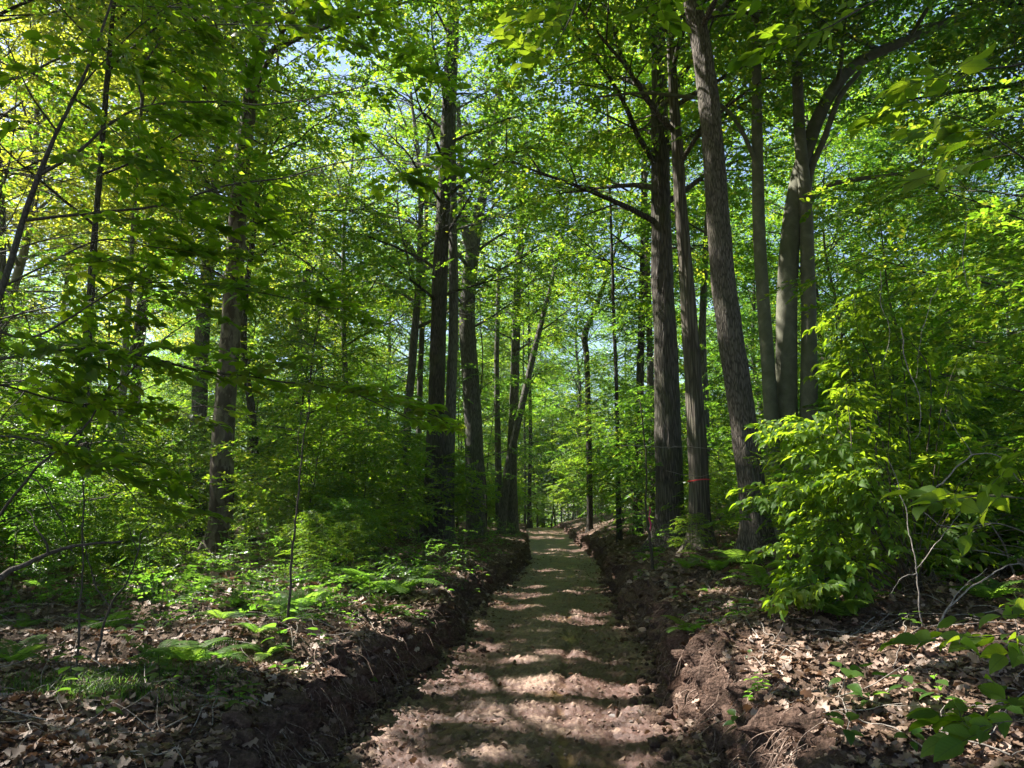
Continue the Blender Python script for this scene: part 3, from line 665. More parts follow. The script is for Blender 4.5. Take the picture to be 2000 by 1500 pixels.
# far fill: copies of a few originals
rngp = np.random.default_rng(5)
protos = {}
for kind, nvar, name in (('tall', 5, 'canopy_tree'), ('mid', 5, 'understorey_tree'), ('small', 4, 'sapling')):
    protos[kind] = []
    for v in range(nvar):
        mb, tubes, A, sp, te, rng = std_tree(700+v+(0 if kind == 'tall' else 50 if kind == 'mid' else 90), kind)
        protos[kind].append((mb, tubes, A, sp, te, rng, name))
def zone(x, y):
    return ('left of' if x < cx(y) else 'right of'), ('far' if y > 48 else 'middle distance')
used = {}; NU = [0]
def put(kind, v, x, y, s, rz):
    sd, fr = zone(x, y); nm = {'tall': 'tall canopy tree', 'mid': 'leafy young beech', 'small': 'low leafy sapling'}[kind]
    lab = '%s %s the track %s' % (nm, sd, 'deep in the far wood' if fr == 'far' else 'at middle distance behind the bigger trunks')
    grp = '%ss %s the track, %s' % (nm, sd, fr)
    o = np.array([x, y, gz(x, y)-.03])
    reach = {'tall': (6., 22.), 'mid': (3.6, 9.), 'small': (2., 4.)}[kind]; hs = math.hypot(SUN[0], SUN[1])
    for T, r, gr in GAPS:
        if gr and T[1] > 9 and s > .7:
            al = ((x-T[0])*SUN[0]+(y-T[1])*SUN[1])/hs; pe = abs((x-T[0])*SUN[1]-(y-T[1])*SUN[0])/hs
            if pe < reach[0]+r and -reach[0] < al < reach[1]+reach[0]:
                NU[0] += 1; return add_unique(kind, x, y, 2000+NU[0], protos[kind][0][6], lab, 'sapling' if kind == 'small' else 'tree', grp, B_far if kind == 'tall' else B_twig)
    if (kind, v) not in used:
        mb, tubes, A, sp, te, rng, name = protos[kind][v]
        t = thing(name, o, lab, 'sapling' if kind == 'small' else 'tree', grp, rz); t.scale = (s, s, s)
        finish_tree(t, np.zeros(3), mb, tubes, A, sp, te, (M_leaf_far if v % 2 else M_leaf_cool) if kind == 'tall' else (M_leaf_cool if v == 2 else M_leaf_mid), [B_far, B_dark][v % 2] if kind == 'tall' else B_twig, rng, do_carve=False)
        used[(kind, v)] = t
    else: copy_tree(used[(kind, v)], o, rz, s, lab, grp)
CREST = [gpt(1045, 1043), gpt(1160, 1030), gpt(1080, 1068)]
def scatter(kind, n, y0, y1, mind, corridor, smin=.8, smax=1.2, pw=1.):
    pts = []; tries = 0
    while len(pts) < n and tries < 20000:
        tries += 1
        y = y0+(y1-y0)*rngp.random()**pw; x = rngp.uniform(-1, 1)*(y*.78+4)
        if y < 62 and abs(x-cx(y)) < corridor: continue
        if (y < 21 and (.13 < x/y < .43 or -.5 < x/y < -.28)) or (y < 27 and -.17 < x/y < -.0): continue
        if any((x-a)**2+(y-b)**2 < mind**2 for a, b in pts): continue
        pts.append((x, y))
    for i, (x, y) in enumerate(pts): put(kind, int(rngp.integers(len(protos[kind]))), x, y, rngp.uniform(smin, smax), rngp.random()*6.28)
scatter('tall', 74, 30, 110, 4.2, 4.0)
for i, (x, y) in enumerate([(3.4, 66), (5.6, 70), (.8, 72), (7.5, 64), (2.2, 80), (5.2, 78), (-1.5, 79), (8.5, 72), (5.2, 61), (7.0, 58), (0, 68), (2.6, 73), (4.4, 75), (6.8, 76), (1.2, 84), (3.8, 86), (-2.5, 72), (6.2, 84), (5.9, 66)]): put('small' if i in (8, 9) else 'mid', i % 4, x, y, 1.25, i*1.3)
for x, y in ((14, 32), (20, 40)): put('tall', 1+(int(x) % 3), x, y, 1.05, x)
for x, y in ((11.5, 26), (14, 31), (18, 30)): put('mid', int(y) % 4, x, y, 1.3, y)
scatter('mid', 140, 27, 100, 2.2, 2.9)
scatter('small', 230, 14, 85, 1.1, 2.5, .7, 1.25)
rw = np.random.default_rng(61); n = 20000; A = np.zeros((n, 7)); A[:, 1] = rw.uniform(76, 140, n); A[:, 0] = rw.uniform(-1, 1, n)*(A[:, 1]*.8+8)
A[:, 2] = ground_h(A[:, 0], A[:, 1], False)+19*rw.random(n)**1.6; A[:, 3] = rw.random(n)*6.28; A[:, 4:6] = rw.normal(size=(n, 2))*.3; A[:, 6] = rw.uniform(2, 4, n)
kk = fbm(A[:, 0]*.16, A[:, 1]*.16, A[:, 2]*.2, 3) > -.1-1.2*(A[:, 2] < 8)-.5*(np.abs(A[:, 0]-3) < 16); A = A[kk]
SP_W = [make_spray(140+i, 1.0, .2, .35, .6, .2, .8) for i in range(4)]
P, Mx, S, _ = spray_leaves(SP_W, A, rw); V, Fq, R_, uv = inst(FAR, P, Mx, S*1.2, rw)
tag(obj('far_wood', mesh('far_wood', V, Fq, M_leaf_far, attrs={'rnd': R_})), 'mass of distant green wood closing the view at the end of the track', 'wood', kind='stuff')
print('far wood', len(P))
rs_ = np.random.default_rng(71)
for i in range(84):
    side = -1 if rs_.random() < .75 else 1; y = rs_.uniform(9, 21); x = float(cx(y))+side*(HW+1.1+rs_.random()**1.2*(3+y*.4))
    if (side > 0 and y < 12.5) or -.46 < x/y < -.33 or -.19 < x/y < -.03: continue
    put('small', int(rs_.integers(4)), x, y, rs_.uniform(.22, .48), rs_.random()*6.28)
print('trees done')

# ------------------------------------------------------------------ near hero foliage
def branchy(root, o, paths, sprays, templ, leafmat, seed, spray_step=.22, sscale=1., twig=.0022, bark=B_twig, part='branch', carve_=False, start=.25, pitchj=.15, rollj=.25, extra_mb=None, headj=(.4, .95)):
    """each path: (list of world points, r0, r1); a branch part with its own foliage child"""
    rng = np.random.default_rng(seed)
    for P, r0, r1 in paths:
        PP = smooth_path(P, max(8, int(np.linalg.norm(np.diff(P, axis=0), axis=1).sum()/.06)))
        PP = PP+np.stack([fbm(PP[:, 0]*2, PP[:, 1]*2, PP[:, 2]*2+k*9, 2)*.02 for k in range(3)], 1)
        mb = MB(); mb.tube(PP-o, np.linspace(r0, r1, len(PP)), 8)
        L = np.linalg.norm(np.diff(PP, axis=0), axis=1).sum(); n = max(2, int(L*(1-start)/spray_step)); A = []
        for j in range(n):
            t = start+(1-start)*(j+rng.random()*.4)/n; k = t*(len(PP)-1); k0 = min(len(PP)-2, int(k)); q = PP[k0]+(PP[k0+1]-PP[k0])*(k-k0); dd = PP[k0+1]-PP[k0]
            hd = math.atan2(dd[1], dd[0])+(1 if j % 2 else -1)*rng.uniform(*headj)
            A.append([*(q-o), hd, rng.normal()*pitchj, rng.normal()*rollj, sscale*rng.uniform(.65, 1.15)*(1.1-.4*t)])
        dd = PP[-1]-PP[-3]; A.append([*(PP[-1]-o), math.atan2(dd[1], dd[0]), 0, 0, sscale*.7])
        P2, Mx, S, TW = spray_leaves(sprays, A, rng)
        for R, oo, s, tw in TW:
            for q, lvl in tw: mb.tube((R@q.T).T*s+oo, np.linspace(twig*(1 if lvl == 0 else .6), twig*.4, len(q)), 4)
        if carve_:
            k = carve(P2+o); P2, Mx, S = P2[k], Mx[k], S[k]
        V, Fq, R_, uv = inst(templ, P2, Mx, S, rng)
        b = mb.build(part, bark, root)
        obj('foliage', mesh('foliage', V, Fq, leafmat, attrs={'rnd': R_}, uv=uv), b)
def pp(lst): return np.array([pt(*a) for a in lst])

# overhanging beech on the left
base = pt(-290, 1330, 4.4); base[2] = gz(base[0], base[1])-.05
t = thing('young_beech', base, 'near young beech leaning in from the left with flat dark leaf sprays', 'tree')
mb = MB()
trunk_mesh(mb, np.vstack([base, pp([(-170,1000,4.4),(-70,740,4.5),(5,560,4.6),(45,430,4.7),(75,345,4.7),(110,260,4.8),(140,200,4.9),(180,110,5.),(215,10,5.1),(240,-80,5.2)])])-base, [.030,.026,.023,.021,.019,.017,.014,.012,.010,.008,.006], 14, .0015, 20, .3, .2, 3, .05)
mb.build('trunk', B_twig, t)
branchy(t, base, [
    (pp([(75,345,4.7),(150,300,4.75),(215,245,4.8),(285,210,4.9),(400,195,5.),(520,205,5.1),(650,180,5.2),(780,150,5.3)]), .012, .003),
    (pp([(45,430,4.7),(200,415,4.8),(330,395,4.9),(440,362,5.),(560,345,5.1),(700,310,5.2),(820,300,5.3)]), .011, .003),
    (pp([(-70,740,4.5),(0,702,4.5),(130,685,4.6),(250,690,4.7),(400,720,4.8),(560,745,5.),(690,770,5.1),(800,815,5.2)]), .011, .003),
    (pp([(-30,640,4.5),(60,660,4.6),(150,615,4.8),(235,560,4.9),(330,550,5.),(450,560,5.1),(560,580,5.2),(640,600,5.3)]), .009, .002),
    (pp([(110,260,4.8),(60,180,4.6),(20,100,4.5),(-20,20,4.4)]), .008, .002),
    (pp([(278,208,4.9),(276,150,5.),(310,90,5.),(325,70,5.),(420,50,5.1),(500,52,5.2),(620,58,5.3),(740,110,5.4)]), .007, .002),
    (pp([(140,200,4.9),(200,130,4.8),(300,30,4.7),(420,-20,4.6)]), .007, .002),
    (pp([(5,560,4.6),(90,520,4.7),(200,470,4.9),(300,480,5.1),(420,500,5.3)]), .008, .002),
    (pp([(-120,860,4.4),(20,850,4.3),(120,880,4.4),(220,930,4.5),(280,990,4.6)]), .008, .002),
    (pp([(-70,740,4.5),(40,760,4.8),(160,790,5.1),(280,800,5.4),(400,790,5.7)]), .008, .002),
    (pp([(215,10,5.1),(300,10,5.3),(420,20,5.5),(560,0,5.8),(700,40,6.)]), .006, .002),
    ], SP_NEAR, DET, M_leaf_near, 21, carve_=True, spray_step=.135, sscale=1.1, start=.14)

# young tree just out of frame on the right: low and high sprigs reaching in
base = np.array([2.15, 2.3, gz(2.15, 2.3)-.05])
t = thing('young_tree', base, 'near young tree whose big leaves reach in along the top and right edge', 'tree')
mb = MB(); trunk_mesh(mb, np.array([[0, 0, 0], [.03, .02, 1.], [.0, .05, 2.], [-.06, .02, 3.], [-.1, 0, 4.]]), [.03, .027, .022, .016, .01], 14, .0015, 20, .3, .2, 4, .05)
mb.build('trunk', B_twig, t)
def B(*l): return np.array(l, float)
bz = base[2]
branchy(t, base, [
    (B([2.18, 2.32, bz+.95], pt(2100, 1000, 2.1), pt(2000, 975, 2.1), pt(1930, 968, 2.1)), .005, .0015),
    (B([2.18, 2.32, bz+.7], pt(2080, 1260, 2.0), pt(2010, 1222, 2.0), pt(1960, 1232, 2.)), .004, .0015),
    (B([2.16, 2.3, bz+.5], pt(2090, 1400, 1.9), pt(2030, 1392, 1.9)), .004, .0015),
    (B([2.12, 2.35, bz+2.2], pt(2060, 330, 2.1), pt(1980, 290, 2.), pt(1930, 250, 2.)), .005, .0015),
    (B([2.1, 2.3, bz+2.6], pt(2000, 120, 2.3), pt(1900, 130, 2.3), pt(1850, 180, 2.3)), .005, .0015),
    (B([2.08, 2.3, bz+2.9], pt(1900, -60, 2.4), pt(1750, -20, 2.5), pt(1640, 40, 2.5), pt(1590, 60, 2.5)), .006, .0015),
    (B([2.06, 2.3, bz+3.2], pt(1700, -200, 2.6), pt(1580, -110, 2.6), pt(1530, -20, 2.6)), .006, .0015),
    (B([2.05, 2.3, bz+3.4], pt(1600, -260, 2.7), pt(1350, -180, 2.8), pt(1180, -90, 2.8), pt(1120, 20, 2.75), pt(1070, 110, 2.7)), .008, .0015),
    (B([2.05, 2.3, bz+3.5], pt(1500, -300, 2.7), pt(1300, -170, 2.7), pt(1290, -40, 2.7)), .006, .0015),
    ], SP_BIG, DET, M_leaf_bush, 33, spray_step=.17, sscale=.85, start=.62, pitchj=.3, rollj=.5, twig=.0016)
# sprig dangling before the beech
base = pt(1470, -420, 3.4)
# sunlit bush on the right
base = np.array([3.75, 7.0, gz(3.75, 7.0)-.05])
t = thing('leafy_bush', base, 'large sunlit bush with drooping bright green leaves on the right bank', 'bush')
stems = [[(1720,1150,6.9),(1640,1000,6.9),(1560,880,6.9),(1500,830,6.9),(1440,840,6.8)], [(1730,1150,7),(1690,950,7.1),(1640,780,7.2),(1610,670,7.2),(1570,610,7.1)],
         [(1740,1150,7),(1740,950,7.1),(1730,770,7.2),(1710,650,7.2),(1670,600,7.1)], [(1710,1150,6.9),(1620,1050,6.7),(1540,980,6.6),(1480,950,6.5),(1440,970,6.4)],
         [(1705,1160,6.8),(1620,1090,6.5),(1540,1060,6.4),(1480,1060,6.3)], [(1750,1150,7.1),(1780,950,7.3),(1800,800,7.4),(1830,700,7.5)],
         [(1700,1160,7),(1640,1080,7.2),(1570,960,7.4),(1500,880,7.5)], [(1715,1150,6.9),(1650,960,6.6),(1600,860,6.4),(1560,780,6.3)],
         [(1740,1150,6.8),(1700,1040,6.4),(1660,960,6.2),(1620,930,6.1)], [(1750,1150,7),(1780,1050,6.8),(1830,950,6.7),(1880,900,6.6)], [(1730,1150,7.2),(1690,900,7.6),(1660,760,7.9),(1600,720,8.)],
         [(1720,1160,6.7),(1650,1120,6.4),(1580,1130,6.2),(1530,1160,6.1)], [(1690,1160,6.6),(1600,1100,6.3),(1520,1120,6.2),(1480,1160,6.1)]]
rb = np.random.default_rng(8)
stems = stems+[[(a+rb.normal()*14+(25 if k > 1 else 0), b+rb.normal()*14-(20 if k > 1 else 0), c+rb.normal()*.12) for k, (a, b, c) in enumerate(s)] for s in stems]
P_s = []
for s in stems:
    s = [(a+(70 if a < 1600 else 40), b, c) for a, b, c in s]; q = pp(s); q[0] = base+np.array([np.random.default_rng(len(P_s)).normal()*.12, .05, .0]); P_s.append((q, .009, .002))
branchy(t, base, P_s, SP_BUSH, DROOP, M_leaf_bush, 44, spray_step=.11, sscale=1.0, bark=B_twig, part='stem', start=.25, pitchj=.2, rollj=.3)

# second, shaded thicket further right
def thicket(name, label, bx, by, n, h, seed, mat=M_leaf_mid, leafy=.2, sprays=SP_MID, templ=MID, bark=B_twig, cat='bush', group=None, spread=.8):
    rng = np.random.default_rng(seed); base = np.array([bx, by, gz(bx, by)-.05]); t = thing(name, base, label, cat, group); mb = MB(); A = []
    for i in range(n):
        az = rng.random()*6.28; l = h*rng.uniform(.6, 1.1); d = np.array([math.cos(az)*.35*spread, math.sin(az)*.35*spread, 1.]); p = np.array([rng.normal()*.12, rng.normal()*.12, 0]); pts = [p]
        for k in range(7):
            d = d+np.array([math.cos(az)*.16*spread, math.sin(az)*.16*spread, -.16])+rng.normal(size=3)*.12; pts.append(pts[-1]+d/np.linalg.norm(d)*l/7)
        pts = smooth_path(pts, 20); mb.tube(pts, np.linspace(.010, .002, 20), 5)
        for j in range(int(l/leafy)):
            q = pts[int(rng.uniform(4, 19.9))]; A.append([*q, rng.random()*6.28, rng.normal()*.2, rng.normal()*.3, rng.uniform(.45, .9)])
    finish_tree(t, base, mb, [], A, sprays, templ, mat, bark, rng, twigs=.0018)
    return t
for i, (x, y, h) in enumerate([(5.2, 7.6, 2.6), (5.9, 8.6, 3.0), (4.9, 9.4, 2.4), (6.6, 9.8, 3.0), (5.6, 11, 2.6)]):
    thicket('thicket', ['twiggy shaded thicket behind the sunlit bush at right', 'tall shaded thicket at the right edge behind the bush', 'dark leafy thicket between the bush and the leaning tree',
            'tall dark shrub at the right edge further back', 'dark shrub beyond the thicket on the right slope'][i], x, y, 13, h, 600+i, leafy=.24)
for i, (x, y, h) in enumerate([(4.9, 6.9, 1.9), (5.8, 7.4, 2.3), (4.5, 8.2, 2.0)]):
    thicket('bare_thicket', ['tangle of pale bare twigs right of the sunlit bush', 'pale leafless tangle of stems near the right edge', 'dry twiggy tangle low behind the sunlit bush'][i], x, y, 16, h, 650+i, leafy=.9, bark=B_pale, spread=1.3)
print('near foliage done')

# bare twigs and vines
def bare(name, label, paths, bark, cat, r0=.006, group=None, seed=0, parent=None):
    mb = MB(); rng = np.random.default_rng(seed)
    P0 = pt(*paths[0][0][0])
    for q, rr in paths:
        P = smooth_path(pp(q), 40); P = P+np.stack([fbm(P[:, 0]*5, P[:, 1]*5, P[:, 2]*5+k*9, 3)*.018 for k in range(3)], 1)
        mb.tube(P-P0, np.linspace(rr, rr*.35, 40), 6)
    o = mb.build(name, bark); o.location = tuple(P0); tag(o, label, cat, group); return o
def on_ground(q):
    return q
bare('bare_sapling', 'thin bare-stemmed sapling standing on the edge of the left bank', [([(556,1268,7.0),(566,1150,7.0),(574,1050,7.0),(584,950,7.0),(590,880,7.),(606,790,7.0)], .014),([(588,905,7.),(582,860,7.),(586,800,7.)], .006),([(572,1060,7),(560,1050,7),(545,1052,6.9)], .004)], B_twig, 'sapling')
bare('bare_shrub', 'bare forked shrub in the shade at lower left', [([(190,1290,5.0),(212,1185,5.0),(245,1140,5.),(270,1075,5.),(275,1040,5.),(305,1018,5.)], .009),([(212,1185,5.),(180,1130,5.),(165,1060,5.),(150,1000,5.)], .006),([(150,1330,5.),(156,1200,5.),(162,1100,5.),(160,1000,5.),(170,900,5.),(215,740,5.)], .009),([(270,1075,5.),(250,1030,5.),(235,1000,5.)], .004)], B_twig, 'shrub')
bare('dead_branch', 'dark broken branch slanting across the left edge', [([(-60,1175,4.2),(20,1120,4.3),(80,1090,4.4),(150,1068,4.5),(240,1060,4.6)], .02),([(95,1085,4.4),(75,1040,4.4),(50,990,4.5)], .007)], B_twig, 'branch')
bare('climbing_stem', 'bare slanting stem rising from the left edge through dark leaves', [([(-40,1060,4.6),(60,930,4.7),(150,850,4.8),(200,790,4.9),(300,680,5.),(400,610,5.1)], .010),([(60,930,4.7),(90,960,4.6),(150,1090,4.6)], .006)], B_twig, 'stem')
vines = [('pale crooked vine hanging over the right edge of the bush', [([(1760,640,6.),(1770,700,6.),(1795,770,6.),(1798,830,6.),(1785,860,6.)], .006)]),
         ('long pale stem rising from the leaf litter below the bush', [([(1800,1225,5.6),(1790,1120,5.6),(1775,1030,5.7),(1750,930,5.8),(1735,900,5.8)], .006),([(1788,1120,5.6),(1760,1130,5.5),(1740,1160,5.5)], .005),([(1790,1110,5.6),(1830,1060,5.6),(1880,990,5.7)], .004)]),
         ('pale arching branch curving up to the right edge over leaf litter', [([(1825,1255,4.6),(1850,1190,4.6),(1900,1145,4.6),(1960,1108,4.6),(2010,1105,4.6)], .007),([(1850,1190,4.6),(1875,1150,4.6),(1925,1110,4.6)], .004)]),
         ('thin white twig dangling among the shaded leaves at right', [([(1885,430,5.5),(1880,520,5.5),(1900,580,5.5),(1930,600,5.5)], .004)]),
         ('pale broken stem leaning across the thicket at right', [([(1830,950,6.),(1900,890,6.),(1960,900,6.),(2010,960,6.)], .007),([(1900,890,6),(1860,830,6),(1850,800,6)], .004)]),
         ('thin pale twig slanting through the thicket above the leaf litter', [([(1800,1000,5.8),(1850,1030,5.8),(1897,1022,5.8)], .004),([(1660,930,6.5),(1720,960,6.5),(1760,940,6.5)], .004)]),
         ('fine pale stems crossing the middle of the bush', [([(1720,530,6.4),(1722,600,6.4),(1738,640,6.4),(1725,720,6.4)], .004),([(1830,560,6.4),(1800,650,6.4),(1790,740,6.4)], .004)])]
for i, (l, p) in enumerate(vines): bare('dead_vine', l, p, B_pale, 'vine', group='pale dead vines and stems on the right', seed=i)
bare('dead_branch', 'thin dead branch lying in front of the shaggy trunk', [([(1215,870,16),(1290,872,16),(1360,874,16),(1410,880,16)], .010),([(1300,920,16),(1370,930,16),(1430,908,16)], .008)], B_pale, 'branch')
bare('bent_sapling', 'slim bent sapling on the edge of the right bank', [([(1276,1125,14),(1270,1060,14),(1262,1000,14),(1262,900,14),(1250,780,14)], .03)], B_twig, 'sapling')

# ------------------------------------------------------------------ ferns, seedlings, ground cover
def frond(seed, L=.5, n=22):
    r = np.random.default_rng(seed); V = []; Fq = []; off = 0
    s = np.linspace(0, 1, 16); ang = 1.15-1.5*s; dx = np.cos(ang)*L/15; dz = np.sin(ang)*L/15
    P = np.stack([np.cumsum(dx)-dx[0], 0*s, np.cumsum(dz)-dz[0]], 1); P[:, 1] += r.normal()*.05*s**2
    v, f = tube(P, np.linspace(.003, .0008, 16), 4); V.append(v); Fq.append(f); off += len(v)
    for i in range(n):
        t = .14+.86*i/n; q = np.array([np.interp(t, s, P[:, c]) for c in range(3)]); tg = np.array([math.cos(1.15-1.5*t), 0, math.sin(1.15-1.5*t)])
        l = L*.24*math.sin(math.pi*min(1, (t-.05))**.75)**.8+.006; wd = L*.017+.0015
        for sd in (-1, 1):
            d = np.array([0, sd, 0])*.95+tg*.35+r.normal(size=3)*.04; d /= np.linalg.norm(d); nn = np.cross(d, tg)*sd
            e = tg
            k = 6; tt = np.linspace(0, 1, k); pr = wd*(np.sin(np.pi*(tt*.9+.08))**.6)*np.where(np.arange(k) % 2 == 0, 1., .72); dr = -.18*l*tt**2
            a = q+d*l*tt[:, None]+e*pr[:, None]+np.array([0, 0, 1.])*dr[:, None]; b = q+d*l*tt[:, None]-e*pr[:, None]+np.array([0, 0, 1.])*dr[:, None]
            V.append(np.vstack([a, b])); j = np.arange(k-1); Fq.append(np.stack([j, j+1, k+j+1, k+j], 1)+off); off += 2*k
    V = np.vstack(V); return mesh('frond', V, np.vstack(Fq), M_fern, attrs={'rnd': np.full(len(V), r.random())})
FR = [frond(i, .5) for i in range(5)]
def fern(x, y, s, n, label, seed, group='ferns growing on the banks'):
    r = np.random.default_rng(seed); t = thing('fern', (x, y, gz(x, y)-.01), label, 'fern', group, r.random()*6.28); a0 = r.random()*6
    for i in range(n):
        o = obj('frond', FR[int(r.integers(5))], t); o.rotation_euler = (r.normal()*.12, r.uniform(-.25, .25), a0+i*6.28/n+r.normal()*.2); k = s*r.uniform(.75, 1.15); o.scale = (k, k, k)
hf = [(600,1195,.9,9,'bright sunlit fern beside the bare-stemmed sapling'),(560,1205,.6,6,'small lit fern at the foot of the bare-stemmed sapling'),(500,1245,.5,6,'low fern in the litter left of the bare-stemmed sapling'),(520,1290,.5,7,'green fern low down in front of the bare-stemmed sapling'),
      (720,1160,1.3,9,'dark fern on the left bank edge, left of its neighbours'),(770,1165,1.4,9,'dark fern in the middle of the clump on the left bank'),(810,1140,1.2,8,'dark fern at the right end of the left bank clump'),(745,1205,.8,6,'small fern drooping over the left bank edge'),
      (1640,1215,1.1,8,'sunlit fern under the bush on the right bank'),(1930,1180,1.0,7,'pale fern in the leaf litter by the right edge'),(1345,1245,.6,6,'dark fern hanging over the right bank edge'),(1450,1110,1.3,8,'dark fern at the foot of the leaning tree'),
      (1400,1120,1.2,8,'dark fern left of the leaning tree foot'),(1490,1150,1.1,7,'dark fern right of the leaning tree foot'),(390,1160,1.,7,'lit fern in the undergrowth before the peeling-bark tree'),(300,1170,1.,7,'lit fern in front of the far left trunks'),(430,1215,.55,6,'small fern in the open litter left of centre')]
for i, (px, py, s, n, l) in enumerate(hf):
    g_ = gpt(px, py); fern(g_[0], g_[1], s, n, l, 800+i)
rf = np.random.default_rng(12)
for i in range(110):
    side = -1 if rf.random() < .72 else 1; y = 5.5+14*rf.random()**1.2; x = float(cx(y))+side*(HW+.7+rf.random()**1.3*6)
    if side > 0 and y < 8: y += 4
    fern(x, y, rf.uniform(.35, .85), 7, 'low green fern in the undergrowth on the %s bank' % ('left' if side < 0 else 'right'), 900+i, 'scattered ferns on the %s bank' % ('left' if side < 0 else 'right'))

def seedling_mesh(seed, n=6, h=.18, leaf=.09):
    r = np.random.default_rng(seed); P = []; D = []; S = []
    for i in range(n):
        a = i*2.4+r.normal()*.3; t = .5+.5*i/n; P.append([0, 0, h*t]); D.append([math.cos(a), math.sin(a), r.uniform(-.1, .3)]); S.append(leaf*r.uniform(.7, 1.1))
    P = np.array(P); D = np.array(D); Z = np.tile([0, 0, 1.], (n, 1))+r.normal(size=(n, 3))*.15
    return inst(DET, P+D*.02, frames(D, Z), np.array(S), r), h
SEED = []
for i in range(5):
    (V, Fq, R_, uv), h = seedling_mesh(i, [4, 5, 6, 7, 5][i], [.10, .16, .2, .25, .13][i])
    lm = mesh('foliage', V, Fq, M_herb, attrs={'rnd': R_}, uv=uv); v, f = tube(np.array([[0, 0, -.02], [.004, 0, h*.5], [0, 0, h]]), [.003, .002, .0015], 5)
    SEED.append((lm, mesh('stem', v, f, B_twig)))
def seedling(x, y, s, label, seed, group='seedlings in the leaf litter'):
    r = np.random.default_rng(seed); a, b = SEED[int(r.integers(5))]
    t = thing('seedling', (x, y, gz(x, y)), label, 'seedling', group, r.random()*6.28); t.scale = (s, s, s); t.rotation_euler = (r.normal()*.15, r.normal()*.15, r.random()*6.28); obj('foliage', a, t); obj('stem', b, t)
hs = [(555,1285,1.7,'broad pale-leaved plant on the edge of the left bank'),(620,1265,1.1,'seedling right of the pale-leaved plant on the left bank'),(690,1195,1.1,'flat-leaved seedling by the dark ferns'),(440,1400,1.1,'green seedling in the dark litter left of the bank edge'),(465,1435,.9,'smaller green seedling nearer the bank edge'),
      (1480,1390,1.0,'seedling in the litter close to the right bank edge'),(1650,1385,1.1,'three-leaved seedling in the middle of the right litter'),(1700,1385,.9,'seedling just right of the litter middle'),(1640,1470,1.1,'seedling low down at the bottom of the right litter'),(1780,1400,.9,'green seedling right of the sunlit litter patch'),
      (1850,1430,1.,'seedling in the shaded litter at lower right'),(1450,1235,1.3,'slender lit plant above the right bank edge'),(1500,1235,1.2,'leafy plant above the right bank beside another'),(1780,1490,.9,'tiny seedling at the bottom edge in the right litter'),(150,1390,1.1,'seedling in the dark grass at lower left'),(190,1430,.9,'small seedling by the grass at the bottom left'),(1560,1180,1.3,'lit seedling at the foot of the bush')]
for i, (px, py, s, l) in enumerate(hs):
    g_ = gpt(px, py); seedling(g_[0], g_[1], s, l, 1000+i)
for i in range(130):
    side = -1 if rf.random() < .6 else 1; y = 4.5+12*rf.random()**1.3; x = float(cx(y))+side*(HW+(.6+rf.random()**1.2*5.5 if i < 80 else rf.uniform(.1, .5)))
    seedling(x, y, rf.uniform(.5, 1.3), 'small green seedling scattered in the litter of the %s bank' % ('left' if side < 0 else 'right'), 1100+i, 'small seedlings on the %s bank' % ('left' if side < 0 else 'right'))

# ground cover: low leafy stems nobody could count
rg = np.random.default_rng(77); Av = []
def lowcover(n, fx):
    out = []
    while len(out) < n:
        x, y, ok = fx()
        if ok: out.append((x, y))
    return np.array(out)
def fxl():
    y = 7+30*rg.random()**1.5; side = -1 if rg.random() < .62 else 1; e = .55+rg.random()**1.3*(4+y*.55); x = float(cx(y))+side*(HW+e)
    k = noise(x*.5, y*.5, 5.); k = k+.5*noise(x*1.7, y*1.7, 8.); thr = .0 if side < 0 else (.0 if y > 12 else .5)
    return x, y, bool(k+.2*rg.normal() > thr)
pts = lowcover(2700, fxl); zz = ground_h(pts[:, 0], pts[:, 1], False)
hh = (.04+.6*rg.random(len(pts))**1.6)*np.clip(pts[:, 1]/12, .35, 1.4)
A = np.stack([pts[:, 0], pts[:, 1], zz+hh, rg.random(len(pts))*6.28, rg.normal(size=len(pts))*.3+.1, rg.normal(size=len(pts))*.3, rg.uniform(.25, .6, len(pts))], 1)
SP_LOW = [make_spray(120+i, .8, .085, .22, .4, .3, .8) for i in range(5)]
P, Mx, S, _ = spray_leaves(SP_LOW, A, rg); k = P[:, 2] > ground_h(P[:, 0], P[:, 1], False)+.01; P, Mx, S = P[k], Mx[k], S[k]
V, Fq, R_, uv = inst(MID, P, Mx, S, rg)
tag(obj('undergrowth', mesh('undergrowth', V, Fq, M_herb, attrs={'rnd': R_})), 'low mass of small green plants under the trees on both sides', 'undergrowth', kind='stuff')
mb = MB()
for i in range(0, len(pts), 2):
    a = rg.normal(size=2)*.06; mb.tube(np.array([[pts[i, 0]+a[0], pts[i, 1]+a[1], zz[i]-.02], [pts[i, 0]+a[0]*.6, pts[i, 1], zz[i]+hh[i]*.5], [pts[i, 0], pts[i, 1], zz[i]+hh[i]]]), [.004, .003, .002], 3)
tag(mb.build('undergrowth', B_twig), 'thin brown stems of the low plants on both sides', 'stems', kind='stuff')

